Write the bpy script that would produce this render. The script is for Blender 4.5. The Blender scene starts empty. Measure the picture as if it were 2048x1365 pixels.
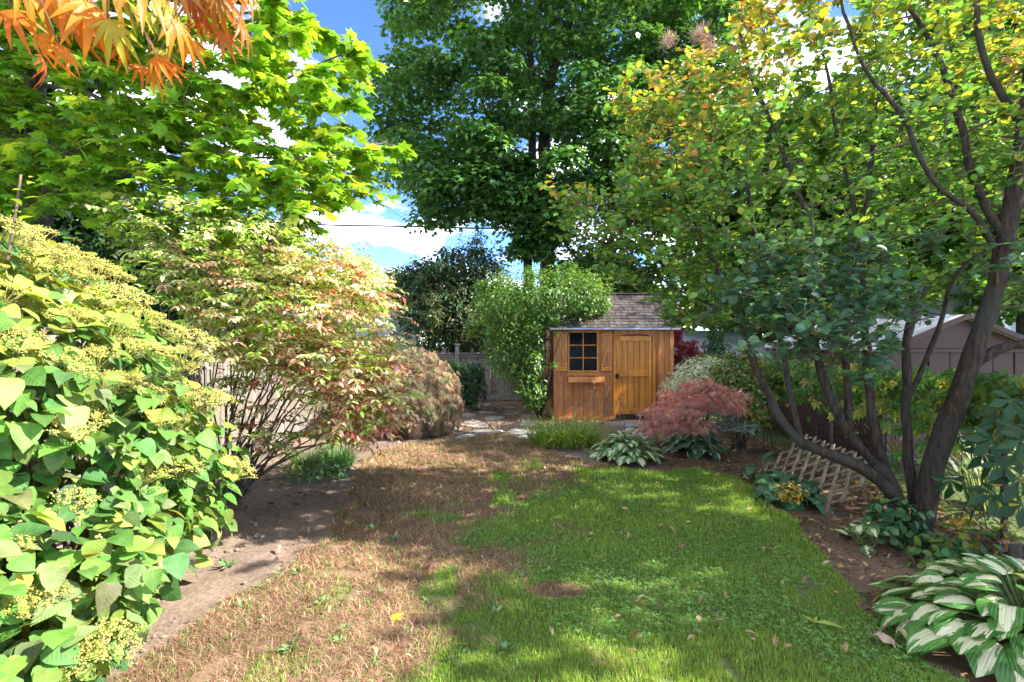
import bpy, bmesh, math, random
import numpy as np
from mathutils import Vector, Matrix

# ------------------------------------------------------------------ camera, sky, sun, exposure
SC = bpy.context.scene
COL = SC.collection
H, F, HY = 1.7, 1024.0, 683.0          # camera height, focal length and horizon row in photo pixels
cd = bpy.data.cameras.new('camera'); cam = bpy.data.objects.new('camera', cd); COL.objects.link(cam)
cam.location = (0, 0, H); cam.rotation_euler = (math.radians(90), 0, 0)
cd.lens = 18; cd.sensor_width = 36; cd.clip_start = 0.05; cd.clip_end = 500
SC.camera = cam
cd.dof.use_dof = True; cd.dof.focus_distance = 7.0; cd.dof.aperture_fstop = 7.1
SUN_EL, SUN_AZ = 40.0, -8.0            # elevation; degrees from +X (right) towards +Y (away)
SUN_STRENGTH, SKY_STRENGTH, EXPOSURE = 2.1, 0.15, 3.1
SC.view_settings.view_transform = 'Standard'; SC.view_settings.look = 'None'
SC.view_settings.exposure = EXPOSURE; SC.view_settings.gamma = 1
w = bpy.data.worlds.new('World'); SC.world = w; w.use_nodes = True
nt = w.node_tree; nt.nodes.clear()
def nn(nt, t, **kw):
    n = nt.nodes.new(t)
    for k, v in kw.items(): setattr(n, k, v)
    return n
sky = nn(nt, 'ShaderNodeTexSky', sky_type='NISHITA'); sky.sun_disc = False
sky.sun_elevation = math.radians(SUN_EL); sky.sun_rotation = math.radians(90 - SUN_AZ)
sky.altitude = 2500; sky.air_density = 0.6; sky.dust_density = 0.0; sky.ozone_density = 2.0
tc = nn(nt, 'ShaderNodeTexCoord'); sep = nn(nt, 'ShaderNodeSeparateXYZ')
nt.links.new(tc.outputs['Generated'], sep.inputs[0])
zc = nn(nt, 'ShaderNodeMath', operation='MAXIMUM'); nt.links.new(sep.outputs['Z'], zc.inputs[0]); zc.inputs[1].default_value = 0.0
za = nn(nt, 'ShaderNodeMath', operation='ADD'); nt.links.new(zc.outputs[0], za.inputs[0]); za.inputs[1].default_value = 0.16
dv = []
for ax in 'XY':
    d = nn(nt, 'ShaderNodeMath', operation='DIVIDE'); nt.links.new(sep.outputs[ax], d.inputs[0]); nt.links.new(za.outputs[0], d.inputs[1]); dv.append(d)
cmb = nn(nt, 'ShaderNodeCombineXYZ'); nt.links.new(dv[0].outputs[0], cmb.inputs[0]); nt.links.new(dv[1].outputs[0], cmb.inputs[1])
cmb.inputs[2].default_value = 35.3
cn = nn(nt, 'ShaderNodeTexNoise'); cn.inputs['Scale'].default_value = 1.7; cn.inputs['Detail'].default_value = 9; cn.inputs['Roughness'].default_value = 0.56
nt.links.new(cmb.outputs[0], cn.inputs['Vector'])
cr = nn(nt, 'ShaderNodeValToRGB'); cr.color_ramp.elements[0].position = 0.49; cr.color_ramp.elements[1].position = 0.80
nt.links.new(cn.outputs['Fac'], cr.inputs[0])
hs = nn(nt, 'ShaderNodeHueSaturation'); hs.inputs['Saturation'].default_value = 1.12; hs.inputs['Value'].default_value = 0.5
nt.links.new(sky.outputs[0], hs.inputs['Color'])
ti = nn(nt, 'ShaderNodeMixRGB', blend_type='MULTIPLY'); ti.inputs[0].default_value = 1; nt.links.new(hs.outputs[0], ti.inputs[1]); ti.inputs[2].default_value = (.97, .95, .95, 1)
mx = nn(nt, 'ShaderNodeMixRGB'); nt.links.new(cr.outputs[0], mx.inputs[0]); nt.links.new(ti.outputs[0], mx.inputs[1]); mx.inputs[2].default_value = (9.2, 8.8, 8.3, 1)
bg = nn(nt, 'ShaderNodeBackground'); bg.inputs['Strength'].default_value = SKY_STRENGTH
nt.links.new(mx.outputs[0], bg.inputs[0])
wo = nn(nt, 'ShaderNodeOutputWorld'); nt.links.new(bg.outputs[0], wo.inputs[0])
sl = bpy.data.lights.new('sun', 'SUN'); sl.energy = SUN_STRENGTH; sl.angle = math.radians(0.53); sl.color = (1.0, 0.945, 0.85)
so = bpy.data.objects.new('sun', sl); COL.objects.link(so); so.location = (30, 8, 30)
_e, _a = math.radians(SUN_EL), math.radians(SUN_AZ)
SUNV = Vector((math.cos(_e)*math.cos(_a), math.cos(_e)*math.sin(_a), math.sin(_e)))
so.rotation_euler = SUNV.to_track_quat('Z', 'Y').to_euler()
SC.cycles.max_bounces = 8; SC.cycles.transmission_bounces = 6; SC.cycles.transparent_max_bounces = 4

# ------------------------------------------------------------------ helpers
rng = np.random.default_rng(11); random.seed(5)
U = rng.uniform
def P(px, py, Y): return np.array([(px-1024)/F*Y, Y, H-(py-HY)/F*Y])
def G(px, py):
    Y = H*F/(py-HY); return np.array([(px-1024)/F*Y, Y, 0.0])
def nrm(v): return v/np.maximum(np.linalg.norm(v, axis=-1, keepdims=True), 1e-9)
UP = np.array([0, 0, 1.0])
def vnoise(x, y, s=1.0, seed=0):
    x = np.asarray(x)*s+seed*17.3+1000; y = np.asarray(y)*s+seed*5.7+1000
    xi = np.floor(x).astype(np.int64); yi = np.floor(y).astype(np.int64); fx = x-xi; fy = y-yi
    fx = fx*fx*(3-2*fx); fy = fy*fy*(3-2*fy)
    def h(a, b):
        n = (a*374761393+b*668265263+seed*1442695) & 0x7fffffff
        n = ((n ^ (n >> 13))*1274126177) & 0x7fffffff
        return ((n ^ (n >> 16)) & 0xffff)/65535.0
    return (h(xi, yi)*(1-fx)+h(xi+1, yi)*fx)*(1-fy)+(h(xi, yi+1)*(1-fx)+h(xi+1, yi+1)*fx)*fy
def inpoly(poly, x, y):
    r = np.zeros(np.shape(x), bool); n = len(poly)
    for i in range(n):
        x1, y1 = poly[i][:2]; x2, y2 = poly[(i+1) % n][:2]
        if y1 == y2: continue
        c = ((y1 > y) != (y2 > y)) & (x < (x2-x1)*(y-y1)/(y2-y1)+x1); r ^= c
    return r
def project(p):
    p = np.asarray(p); Y = np.maximum(p[..., 1], 0.05)
    return 1024+p[..., 0]/Y*F, HY-(p[..., 2]-H)/Y*F

def trimesh(name, V, T, C=None, UV=None, smooth=False):
    me = bpy.data.meshes.new(name); V = np.asarray(V, np.float32); T = np.asarray(T, np.int32)
    me.vertices.add(len(V)); me.vertices.foreach_set('co', V.ravel())
    me.loops.add(T.size); me.loops.foreach_set('vertex_index', T.ravel())
    me.polygons.add(len(T)); me.polygons.foreach_set('loop_start', np.arange(0, T.size, 3, dtype=np.int32))
    me.polygons.foreach_set('loop_total', np.full(len(T), 3, np.int32))
    if smooth: me.polygons.foreach_set('use_smooth', np.ones(len(T), bool))
    me.update()
    if C is not None:
        C = np.asarray(C, np.float32)
        a = me.color_attributes.new('Col', 'FLOAT_COLOR', 'POINT')
        a.data.foreach_set('color', np.concatenate([C, np.ones((len(C), 1), np.float32)], 1).ravel())
    if UV is not None:
        l = me.uv_layers.new(name='UVMap'); l.data.foreach_set('uv', np.asarray(UV, np.float32)[T.ravel()].ravel())
    return me
class MB:
    def __init__(s): s.V = []; s.T = []; s.C = []; s.UV = []; s.n = 0
    def add(s, V, T, C=None, UV=None):
        V = np.asarray(V, float).reshape(-1, 3)
        s.V.append(V); s.T.append(np.asarray(T)+s.n); s.n += len(V)
        s.C.append(np.ones((len(V), 3)) if C is None else np.broadcast_to(C, (len(V), 3)))
        s.UV.append(np.zeros((len(V), 2)) if UV is None else UV)
        return s
    def build(s, name, mat, parent=None, smooth=False, kind=None):
        if not s.V: return None
        V = np.concatenate(s.V)
        if parent is not None: V = V-np.array(parent.location)
        o = bpy.data.objects.new(name, trimesh(name, V, np.concatenate(s.T), np.concatenate(s.C), np.concatenate(s.UV), smooth))
        COL.objects.link(o); o.data.materials.append(mat); o.parent = parent
        if kind: o['kind'] = kind
        return o
def thing(name, label, cat, loc=(0, 0, 0), group=None):
    o = bpy.data.objects.new(name, None); COL.objects.link(o); o.location = tuple(float(c) for c in loc); o.empty_display_size = .1
    o['label'] = label; o['category'] = cat
    if group: o['group'] = group
    return o
def tag(o, label, cat, group=None):
    o['label'] = label; o['category'] = cat
    if group: o['group'] = group
    return o

# tubes -------------------------------------------------------------
def tubes(polys, radii, sides=4):
    P_ = np.asarray(polys, float)
    if P_.ndim == 2: P_ = P_[None]; radii = np.asarray(radii)[None]
    R = np.broadcast_to(np.asarray(radii, float), P_.shape[:2])
    S, m, _ = P_.shape
    tan = nrm(np.gradient(P_, axis=1))
    cand = nrm(np.array([[0, 0, 1.], [1, 0, 0], [0, 1, 0], [1, 1, .3], [-1, 1, .5], [1, .2, -1]])); ref = cand[np.argmin(np.abs(tan@cand.T).max(1), 1)][:, None]
    a = nrm(np.cross(tan, np.broadcast_to(ref, tan.shape))); b = np.cross(tan, a)
    an = np.arange(sides)*2*np.pi/sides
    ring = P_[:, :, None]+R[:, :, None, None]*(np.cos(an)[:, None]*a[:, :, None]+np.sin(an)[:, None]*b[:, :, None])
    V = ring.reshape(-1, 3)
    i = np.arange(m-1)[:, None]*sides; j = np.arange(sides)[None]; k = (j+1) % sides
    q = np.stack([np.stack([i+j, i+k, i+sides+k], -1), np.stack([i+j, i+sides+k, i+sides+j], -1)], -2).reshape(-1, 3)
    cap = np.array([[(m-1)*sides, (m-1)*sides+x, (m-1)*sides+x+1] for x in range(1, sides-1)]).reshape(-1, 3)
    q = np.concatenate([q, cap]) if len(cap) else q
    T = (q[None]+(np.arange(S)*m*sides)[:, None, None]).reshape(-1, 3)
    return V, T
def smooth_path(pts, n):
    pts = np.asarray(pts, float); d = np.r_[0, np.cumsum(np.linalg.norm(np.diff(pts, axis=0), axis=1))]
    t = np.linspace(0, d[-1], n)
    out = np.stack([np.interp(t, d, pts[:, k]) for k in range(pts.shape[1])], 1)
    for _ in range(2): out[1:-1] = .25*out[:-2]+.5*out[1:-1]+.25*out[2:]
    return out
def limb(name, pts, r0, r1, mat, parent, n=16, sides=8, col=(1, 1, 1), wob=.012):
    p = smooth_path(pts, n); p[1:-1] += rng.normal(0, wob, (n-2, 3))
    r = np.linspace(r0, r1, n)*(1+rng.normal(0, .07, n))
    V, T = tubes(p, r, sides); MB_ = MB().add(V, T, col)
    MB_.build(name, mat, parent, smooth=True); return p, r

# leaf templates ---------------------------------------------------
def strip_leaf(rows, fold=.35, droop=.2):
    V = []; T = []; UV = []; idx = []
    wm = max(r[1] for r in rows)
    for y, hw in rows:
        z = -droop*y*y
        if hw <= 0: idx.append((len(V),)*3); V.append((0, y, z)); UV.append((.5, y))
        else:
            b = len(V); idx.append((b, b+1, b+2)); V += [(-hw, y, z+fold*hw), (0, y, z), (hw, y, z+fold*hw)]
            UV += [(.5-.5*hw/wm, y), (.5, y), (.5+.5*hw/wm, y)]
    for a, b in zip(idx, idx[1:]):
        for s in (0, 1):
            q = (a[s], a[s+1], b[s+1], b[s])
            for t in ((q[0], q[1], q[2]), (q[0], q[2], q[3])):
                if len(set(t)) == 3: T.append(t)
    return dict(V=np.array(V, float), T=np.array(T), UV=np.array(UV, float))
def fan_leaf(tips, notch, cy=.3, base=-.32, teeth=False, droop=.25):
    out = [(0, base*.4)]
    ang = [a for a, _ in tips]
    for i, (a, r) in enumerate(tips):
        if teeth:
            for da, rr in ((-13, .74), (-5, .78), (0, 1), (5, .78), (13, .74)):
                t = math.radians(a+da); out.append((r*rr*math.cos(t), cy+r*rr*math.sin(t)))
        else:
            for da, rr in (((-11, .72), (0, 1), (11, .72)) if teeth is None else ((0, 1),)):
                t = math.radians(a+da); out.append((r*rr*math.cos(t), cy+r*rr*math.sin(t)))
        if i < len(tips)-1:
            t = math.radians((a+ang[i+1])/2); out.append((notch*math.cos(t), cy+notch*math.sin(t)))
    V = [(0, cy, .03)]+[(x, y, -droop*((x*x)+(y-cy)**2)) for x, y in out]
    n = len(out); T = [(0, i+1, (i+1) % n+1) for i in range(n)]
    V = np.array(V, float)
    return dict(V=V, T=np.array(T), UV=np.stack([V[:, 0]*.5+.5, V[:, 1]], 1))
def palm_leaf(lobes, wid, near=False, droop=.35, mid=.5, bw=.7):
    V = [(0, 0, 0)]; T = []
    for a, l in lobes:
        t = math.radians(a); d = np.array([math.sin(t), math.cos(t), 0]); s = np.array([math.cos(t), -math.sin(t), 0]); b = len(V)
        for f, ww in ((mid*.55, bw), (mid, 1.0), (mid+.27, .55)) if near else ((mid, 1.0),):
            for sg in (-1, 0, 1) if near else (-1, 1):
                c = d*l*f+s*sg*wid*ww*l; c[2] = -droop*(l*f)**2+(.35*abs(sg)*wid*ww*l if near else 0); V.append(tuple(c))
        tip = d*l; tip[2] = -droop*l*l; V.append(tuple(tip)); k = len(V)-1
        if near:
            T += [(0, b, b+1), (0, b+1, b+2)]
            for r in (0, 3):
                for s_ in (0, 1): T += [(b+r+s_, b+r+3+s_, b+r+4+s_), (b+r+s_, b+r+4+s_, b+r+1+s_)]
            T += [(b+6, k, b+7), (b+7, k, b+8)]
        else: T += [(0, b, k), (0, k, b+1)]
    V = np.array(V, float)
    return dict(V=V, T=np.array(T), UV=np.stack([V[:, 0]*.5+.5, V[:, 1]], 1))
L_HEART = strip_leaf([(0, .1), (.03, .3), (.16, .41), (.36, .42), (.58, .34), (.78, .19), (.92, .06), (1, 0)], .22, .28)
L_OVAL = strip_leaf([(0, .02), (.3, .2), (.6, .22), (.85, .1), (1, 0)], .4, .25)
L_SMALL = strip_leaf([(0, 0), (.35, .21), (.72, .16), (1, 0)], .35, .2)
L_ROUND = strip_leaf([(0, .03), (.28, .26), (.58, .37), (.84, .27), (1, 0)], .25, .15)
L_LANCE = strip_leaf([(0, .02), (.3, .11), (.65, .09), (1, 0)], .4, .25)
L_FAR = dict(V=np.array([(0, 0, 0), (-.33, .45, .1), (0, 1, -.1), (.33, .45, .1)], float), T=np.array([(0, 2, 1), (0, 3, 2)]), UV=np.array([(.5, 0), (0, .5), (.5, 1), (1, .5)], float))
L_MAPLE = fan_leaf([(-20, .5), (35, .68), (90, .72), (145, .68), (200, .5)], .3, teeth=None)
L_MAPLE_FAR = fan_leaf([(-15, .55), (40, .68), (90, .72), (140, .68), (195, .55)], .4)
L_MAPLE_SIMPLE = fan_leaf([(12, .62), (90, .74), (168, .62)], .36)
L_ROUND_SIMPLE = strip_leaf([(0, 0), (.32, .3), (.74, .34), (1, 0)], .25, .15)
L_PALM = palm_leaf([(-70, .55), (-42, .8), (-18, .98), (5, 1.05), (28, .95), (52, .75), (78, .5)], .085, near=True, droop=.6)
L_LACE = palm_leaf([(-60, .7), (-30, .95), (0, 1.1), (30, .95), (60, .7)], .06, droop=.5)
L_LACE_THIN = palm_leaf([(-48, .75), (-24, .95), (0, 1.1), (24, .95), (48, .75)], .042, droop=.4)
L_CREEPER = palm_leaf([(-95, .75), (-45, .95), (0, 1.1), (45, .95), (95, .75)], .2, near=True, droop=.25, mid=.58, bw=.4)
L_CLOVER = palm_leaf([(-120, 1), (0, 1), (120, 1)], .42, droop=-.2, mid=.7)

def place(t, pos, d, n, size, col, zvar=.6):
    pos = np.asarray(pos, float); N = len(pos); d = nrm(d); s = nrm(np.cross(d, n)); u = np.cross(s, d)
    V = t['V']; zf = 1+U(-zvar, zvar, N)
    sz = np.broadcast_to(np.asarray(size, float), (N,))[:, None, None]
    W = pos[:, None]+sz*(V[None, :, 0:1]*s[:, None]+V[None, :, 1:2]*d[:, None]+(V[None, :, 2:3]*zf[:, None, None])*u[:, None])
    k = len(V); T = (t['T'][None]+(np.arange(N)*k)[:, None, None]).reshape(-1, 3)
    C = np.repeat(np.broadcast_to(col, (N, 3)), k, 0); UV = np.tile(t['UV'], (N, 1))
    return W.reshape(-1, 3), T, C, UV
_tm = {}
def leaf_objects(name, t, key, pos, d, n, size, col, mat, parent):
    d = nrm(d); s = nrm(np.cross(d, n)); u = np.cross(s, d); off = np.array(parent.location)
    size = np.broadcast_to(size, (len(pos),))
    for i in range(len(pos)):
        k = (key, i % 3, mat.name)
        if k not in _tm:
            V = t['V'].copy(); V[:, 2] *= (.6, 1.0, 1.5)[i % 3]
            me = trimesh(name, V, t['T'], np.ones((len(V), 3)), t['UV'], True); me.materials.append(mat); _tm[k] = me
        o = bpy.data.objects.new(name, _tm[k]); COL.objects.link(o); o.parent = parent
        M = np.eye(4); M[:3, 0] = s[i]*size[i]; M[:3, 1] = d[i]*size[i]; M[:3, 2] = u[i]*size[i]; M[:3, 3] = pos[i]-off
        o.matrix_basis = Matrix(M.tolist()); o.color = (*[float(c) for c in col[i]], 1)
def foliage(name, t, key, pos, d, n, size, col, mat, parent, single=0, zvar=.6, single_name='leaf', mass=None):
    pos = np.asarray(pos); N = len(pos); size = np.broadcast_to(size, (N,)).astype(float); col = np.broadcast_to(col, (N, 3))
    keep = np.ones(N, bool)
    if single:
        px, py = project(pos); inn = (px > 10) & (px < 2038) & (py > 10) & (py < 1355)
        sc = np.where(inn, size/np.maximum(pos[:, 1], .2), 0); idx = np.argsort(-sc)[:single]; idx = idx[sc[idx] > 0]
        keep[idx] = False
        leaf_objects(single_name, t, key, pos[idx], d[idx], n[idx], size[idx], col[idx], mat, parent)
    mb = MB().add(*place(mass or t, pos[keep], d[keep], n[keep], size[keep], col[keep], zvar))
    return mb.build(name, mat, parent, smooth=True, kind='stuff')
def shades(base, N, var=.18, mix=None, amt=0.0):
    c = np.tile(np.array(base, float), (N, 1))
    if mix is not None:
        c2 = np.array(mix, float); c2 = c2[rng.integers(0, len(c2), N)] if c2.ndim == 2 else c2
        f = (rng.random(N) < amt)[:, None]; c = np.where(f, c2, c)
    return np.clip(c*(1+rng.normal(0, var, (N, 1)))*(1+rng.normal(0, var*.25, (N, 3))), .004, .95)
def shell(blobs, n, thick=.35, bump=.12, cut=.72, up=-1.0):
    B = np.array([b[:6] for b in blobs], float); area = (B[:, 3]*B[:, 4]*B[:, 5])**(2/3.); wgt = area*np.array([b[6] if len(b) > 6 else 1 for b in blobs])
    k = rng.choice(len(B), n*2, p=wgt/wgt.sum()); d = nrm(rng.normal(size=(n*2, 3)))
    r = 1-thick*rng.random(n*2)**1.6
    r = r*(1+bump*(2*vnoise(d[:, 0]*2+k*3, d[:, 2]*2+d[:, 1]*2, 2.3, 3)-1))
    p = B[k, :3]+d*B[k, 3:]*r[:, None]; o = nrm(d/B[k, 3:]); ok = d[:, 2] > up
    for j in range(len(B)):
        q = np.linalg.norm((p-B[j, :3])/B[j, 3:], axis=1); ok &= (q > cut) | (k == j)
    ok &= p[:, 2] > .02
    return p[ok][:n], o[ok][:n]
def orient(o, out=1.0, up=.8, rnd=.45, down=.4, drnd=.6):
    N = len(o); n = nrm(o*out+UP*up+rng.normal(0, rnd, (N, 3)))
    d = o*np.array([1, 1, .3])-UP*down+rng.normal(0, drnd, (N, 3)); d = nrm(d-n*np.sum(d*n, 1, keepdims=True))
    return d, n
def sprays(pos, d, L, n, sag=.25, spread=.9, fwd=.5, droop=.35, jit=.25, nj=.35):
    pos = np.asarray(pos, float); S = len(pos); d = nrm(np.asarray(d, float)); L = np.broadcast_to(L, (S,)).astype(float)
    t = (np.arange(n)+.7)/n; p = pos[:, None]+d[:, None]*(L[:, None]*t)[..., None]; p[..., 2] -= sag*L[:, None]*t**2
    side = nrm(np.cross(d, UP)+1e-6)[:, None]*np.where(np.arange(n) % 2, 1, -1)[None, :, None]
    ld = nrm(d[:, None]*fwd+side*spread-UP*droop+rng.normal(0, jit, (S, n, 3)))
    ln = nrm(UP-side*0.0+d[:, None]*droop*.3+side*droop*.5+rng.normal(0, nj, (S, n, 3)))
    tt = np.linspace(0, 1, 4); tw = pos[:, None]+d[:, None]*(L[:, None]*tt)[..., None]; tw[..., 2] -= sag*L[:, None]*tt**2
    return p.reshape(-1, 3), ld.reshape(-1, 3), ln.reshape(-1, 3), tw, np.repeat(np.arange(S), n)
def connect(nodes, rad, targets, tip=.006, lift=.12, m=6, k_r=.55):
    """greedy branching: join every target to the nearest node of the growing skeleton"""
    nodes = [np.asarray(x) for x in nodes]; rad = list(rad); polys = []; rr = []
    base = nodes[0]; order = np.argsort([np.linalg.norm(np.array(t)-np.mean(nodes, 0)) for t in targets])
    NA = np.array(nodes)
    for i in order:
        t = np.array(targets[i]); dd = np.linalg.norm(NA-t, axis=1)+.6*np.maximum(0, NA[:, 2]-t[2]); j = int(np.argmin(dd))
        a = NA[j]; s = np.linspace(0, 1, m)[:, None]; c = (a+t)/2+UP*lift*np.linalg.norm(t-a)+rng.normal(0, .04, 3)*np.linalg.norm(t-a)
        q = (1-s)**2*a+2*s*(1-s)*c+s*s*t; r0 = max(tip*1.2, min(rad[j]*k_r, .012+.022*np.linalg.norm(t-a))); r = np.linspace(r0, tip, m)
        polys.append(q); rr.append(r); NA = np.concatenate([NA, q[1:]]); rad += list(r[1:])
    return np.array(polys), np.array(rr)

# ------------------------------------------------------------------ materials
def newmat(name):
    m = bpy.data.materials.new(name); m.use_nodes = True; t = m.node_tree; t.nodes.clear()
    return m, t
def leafmat(name, trans=.38, rough=.45, spec=.4, vein=0.0, tint=(1.25, 1.2, .55), varieg=None):
    m, t = newmat(name); L = t.links.new
    a = nn(t, 'ShaderNodeAttribute', attribute_name='Col'); oi = nn(t, 'ShaderNodeObjectInfo')
    mu = nn(t, 'ShaderNodeMixRGB', blend_type='MULTIPLY'); mu.inputs[0].default_value = 1; L(a.outputs['Color'], mu.inputs[1]); L(oi.outputs['Color'], mu.inputs[2])
    colr = mu.outputs[0]
    ge = nn(t, 'ShaderNodeNewGeometry'); no = nn(t, 'ShaderNodeTexNoise'); no.inputs['Scale'].default_value = 23; no.inputs['Detail'].default_value = 3
    L(ge.outputs['Position'], no.inputs['Vector'])
    mr = nn(t, 'ShaderNodeMapRange'); mr.inputs[1].default_value = .3; mr.inputs[2].default_value = .7; mr.inputs[3].default_value = .78; mr.inputs[4].default_value = 1.2
    L(no.outputs['Fac'], mr.inputs[0]); m2 = nn(t, 'ShaderNodeMixRGB', blend_type='MULTIPLY'); m2.inputs[0].default_value = 1; L(colr, m2.inputs[1]); L(mr.outputs[0], m2.inputs[2]); colr = m2.outputs[0]
    hgt = None
    if vein or varieg:
        uv = nn(t, 'ShaderNodeUVMap'); sp = nn(t, 'ShaderNodeSeparateXYZ'); L(uv.outputs[0], sp.inputs[0])
        def mth(op, x, y=None):
            n = nn(t, 'ShaderNodeMath', operation=op)
            for i, v in enumerate((x, y)):
                if v is None: continue
                if isinstance(v, (int, float)): n.inputs[i].default_value = v
                else: L(v, n.inputs[i])
            return n.outputs[0]
        au = mth('ABSOLUTE', mth('SUBTRACT', sp.outputs[0], .5))            # 0 centre .5 edge
    if vein:
        ph = mth('SUBTRACT', mth('MULTIPLY', sp.outputs[1], 7.0), mth('MULTIPLY', au, 6.0))
        sv = mth('POWER', mth('ABSOLUTE', mth('COSINE', mth('MULTIPLY', ph, math.pi))), 14.0)
        mid = mth('LESS_THAN', au, .018); v = mth('MAXIMUM', sv, mid)
        m3 = nn(t, 'ShaderNodeMixRGB', blend_type='MIX'); L(mth('MULTIPLY', v, vein), m3.inputs[0]); L(colr, m3.inputs[1])
        br = nn(t, 'ShaderNodeMixRGB', blend_type='ADD'); br.inputs[0].default_value = 1; L(colr, br.inputs[1]); br.inputs[2].default_value = (.1, .12, .05, 1); L(br.outputs[0], m3.inputs[2]); colr = m3.outputs[0]
        hgt = sv
    if varieg:
        mode, cream = varieg
        mp = nn(t, 'ShaderNodeCombineXYZ'); L(mth('MULTIPLY', sp.outputs[0], 6.0), mp.inputs[0]); L(mth('MULTIPLY', sp.outputs[1], 1.3), mp.inputs[1]); L(mth('MULTIPLY', oi.outputs['Random'], 40.0), mp.inputs[2])
        n2 = nn(t, 'ShaderNodeTexNoise'); n2.inputs['Scale'].default_value = 1.0; n2.inputs['Detail'].default_value = 4; L(mp.outputs[0], n2.inputs['Vector'])
        e = mth('ADD', au, mth('MULTIPLY', mth('SUBTRACT', n2.outputs['Fac'], .5), .8))
        e = mth('ADD', e, mth('MULTIPLY', mth('POWER', sp.outputs[1], 6.0), .25))
        f = nn(t, 'ShaderNodeMapRange'); f.inputs[1].default_value = .165 if mode == 'centre' else .36; f.inputs[2].default_value = f.inputs[1].default_value+.035
        f.inputs[3].default_value = 1 if mode == 'centre' else 0; f.inputs[4].default_value = 0 if mode == 'centre' else 1
        L(e, f.inputs[0]); m4 = nn(t, 'ShaderNodeMixRGB'); L(f.outputs[0], m4.inputs[0]); L(colr, m4.inputs[1]); m4.inputs[2].default_value = (*cream, 1); colr = m4.outputs[0]
        # brown bitten spots
        n3 = nn(t, 'ShaderNodeTexNoise'); n3.inputs['Scale'].default_value = 60; L(ge.outputs['Position'], n3.inputs['Vector'])
        sp_ = mth('GREATER_THAN', mth('MULTIPLY', n3.outputs['Fac'], mth('ADD', mth('MULTIPLY', oi.outputs['Random'], .25), .9)), .70)
        m5 = nn(t, 'ShaderNodeMixRGB'); L(sp_, m5.inputs[0]); L(colr, m5.inputs[1]); m5.inputs[2].default_value = (.09, .06, .03, 1); colr = m5.outputs[0]
        hgt = mth('SINE', mth('MULTIPLY', au, 70.0))
    b = nn(t, 'ShaderNodeBsdfPrincipled'); b.inputs['Roughness'].default_value = rough; b.inputs['Specular IOR Level'].default_value = spec; L(colr, b.inputs['Base Color'])
    if hgt is not None:
        bp = nn(t, 'ShaderNodeBump'); bp.inputs['Strength'].default_value = .35; bp.inputs['Distance'].default_value = .004; L(hgt, bp.inputs['Height']); L(bp.outputs[0], b.inputs['Normal'])
    tr = nn(t, 'ShaderNodeBsdfTranslucent'); tm = nn(t, 'ShaderNodeMixRGB', blend_type='MULTIPLY'); tm.inputs[0].default_value = 1; L(colr, tm.inputs[1]); tm.inputs[2].default_value = (*tint, 1); L(tm.outputs[0], tr.inputs[0])
    ms = nn(t, 'ShaderNodeMixShader'); ms.inputs[0].default_value = trans; L(b.outputs[0], ms.inputs[1]); L(tr.outputs[0], ms.inputs[2])
    o = nn(t, 'ShaderNodeOutputMaterial'); L(ms.outputs[0], o.inputs[0]); return m
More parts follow.
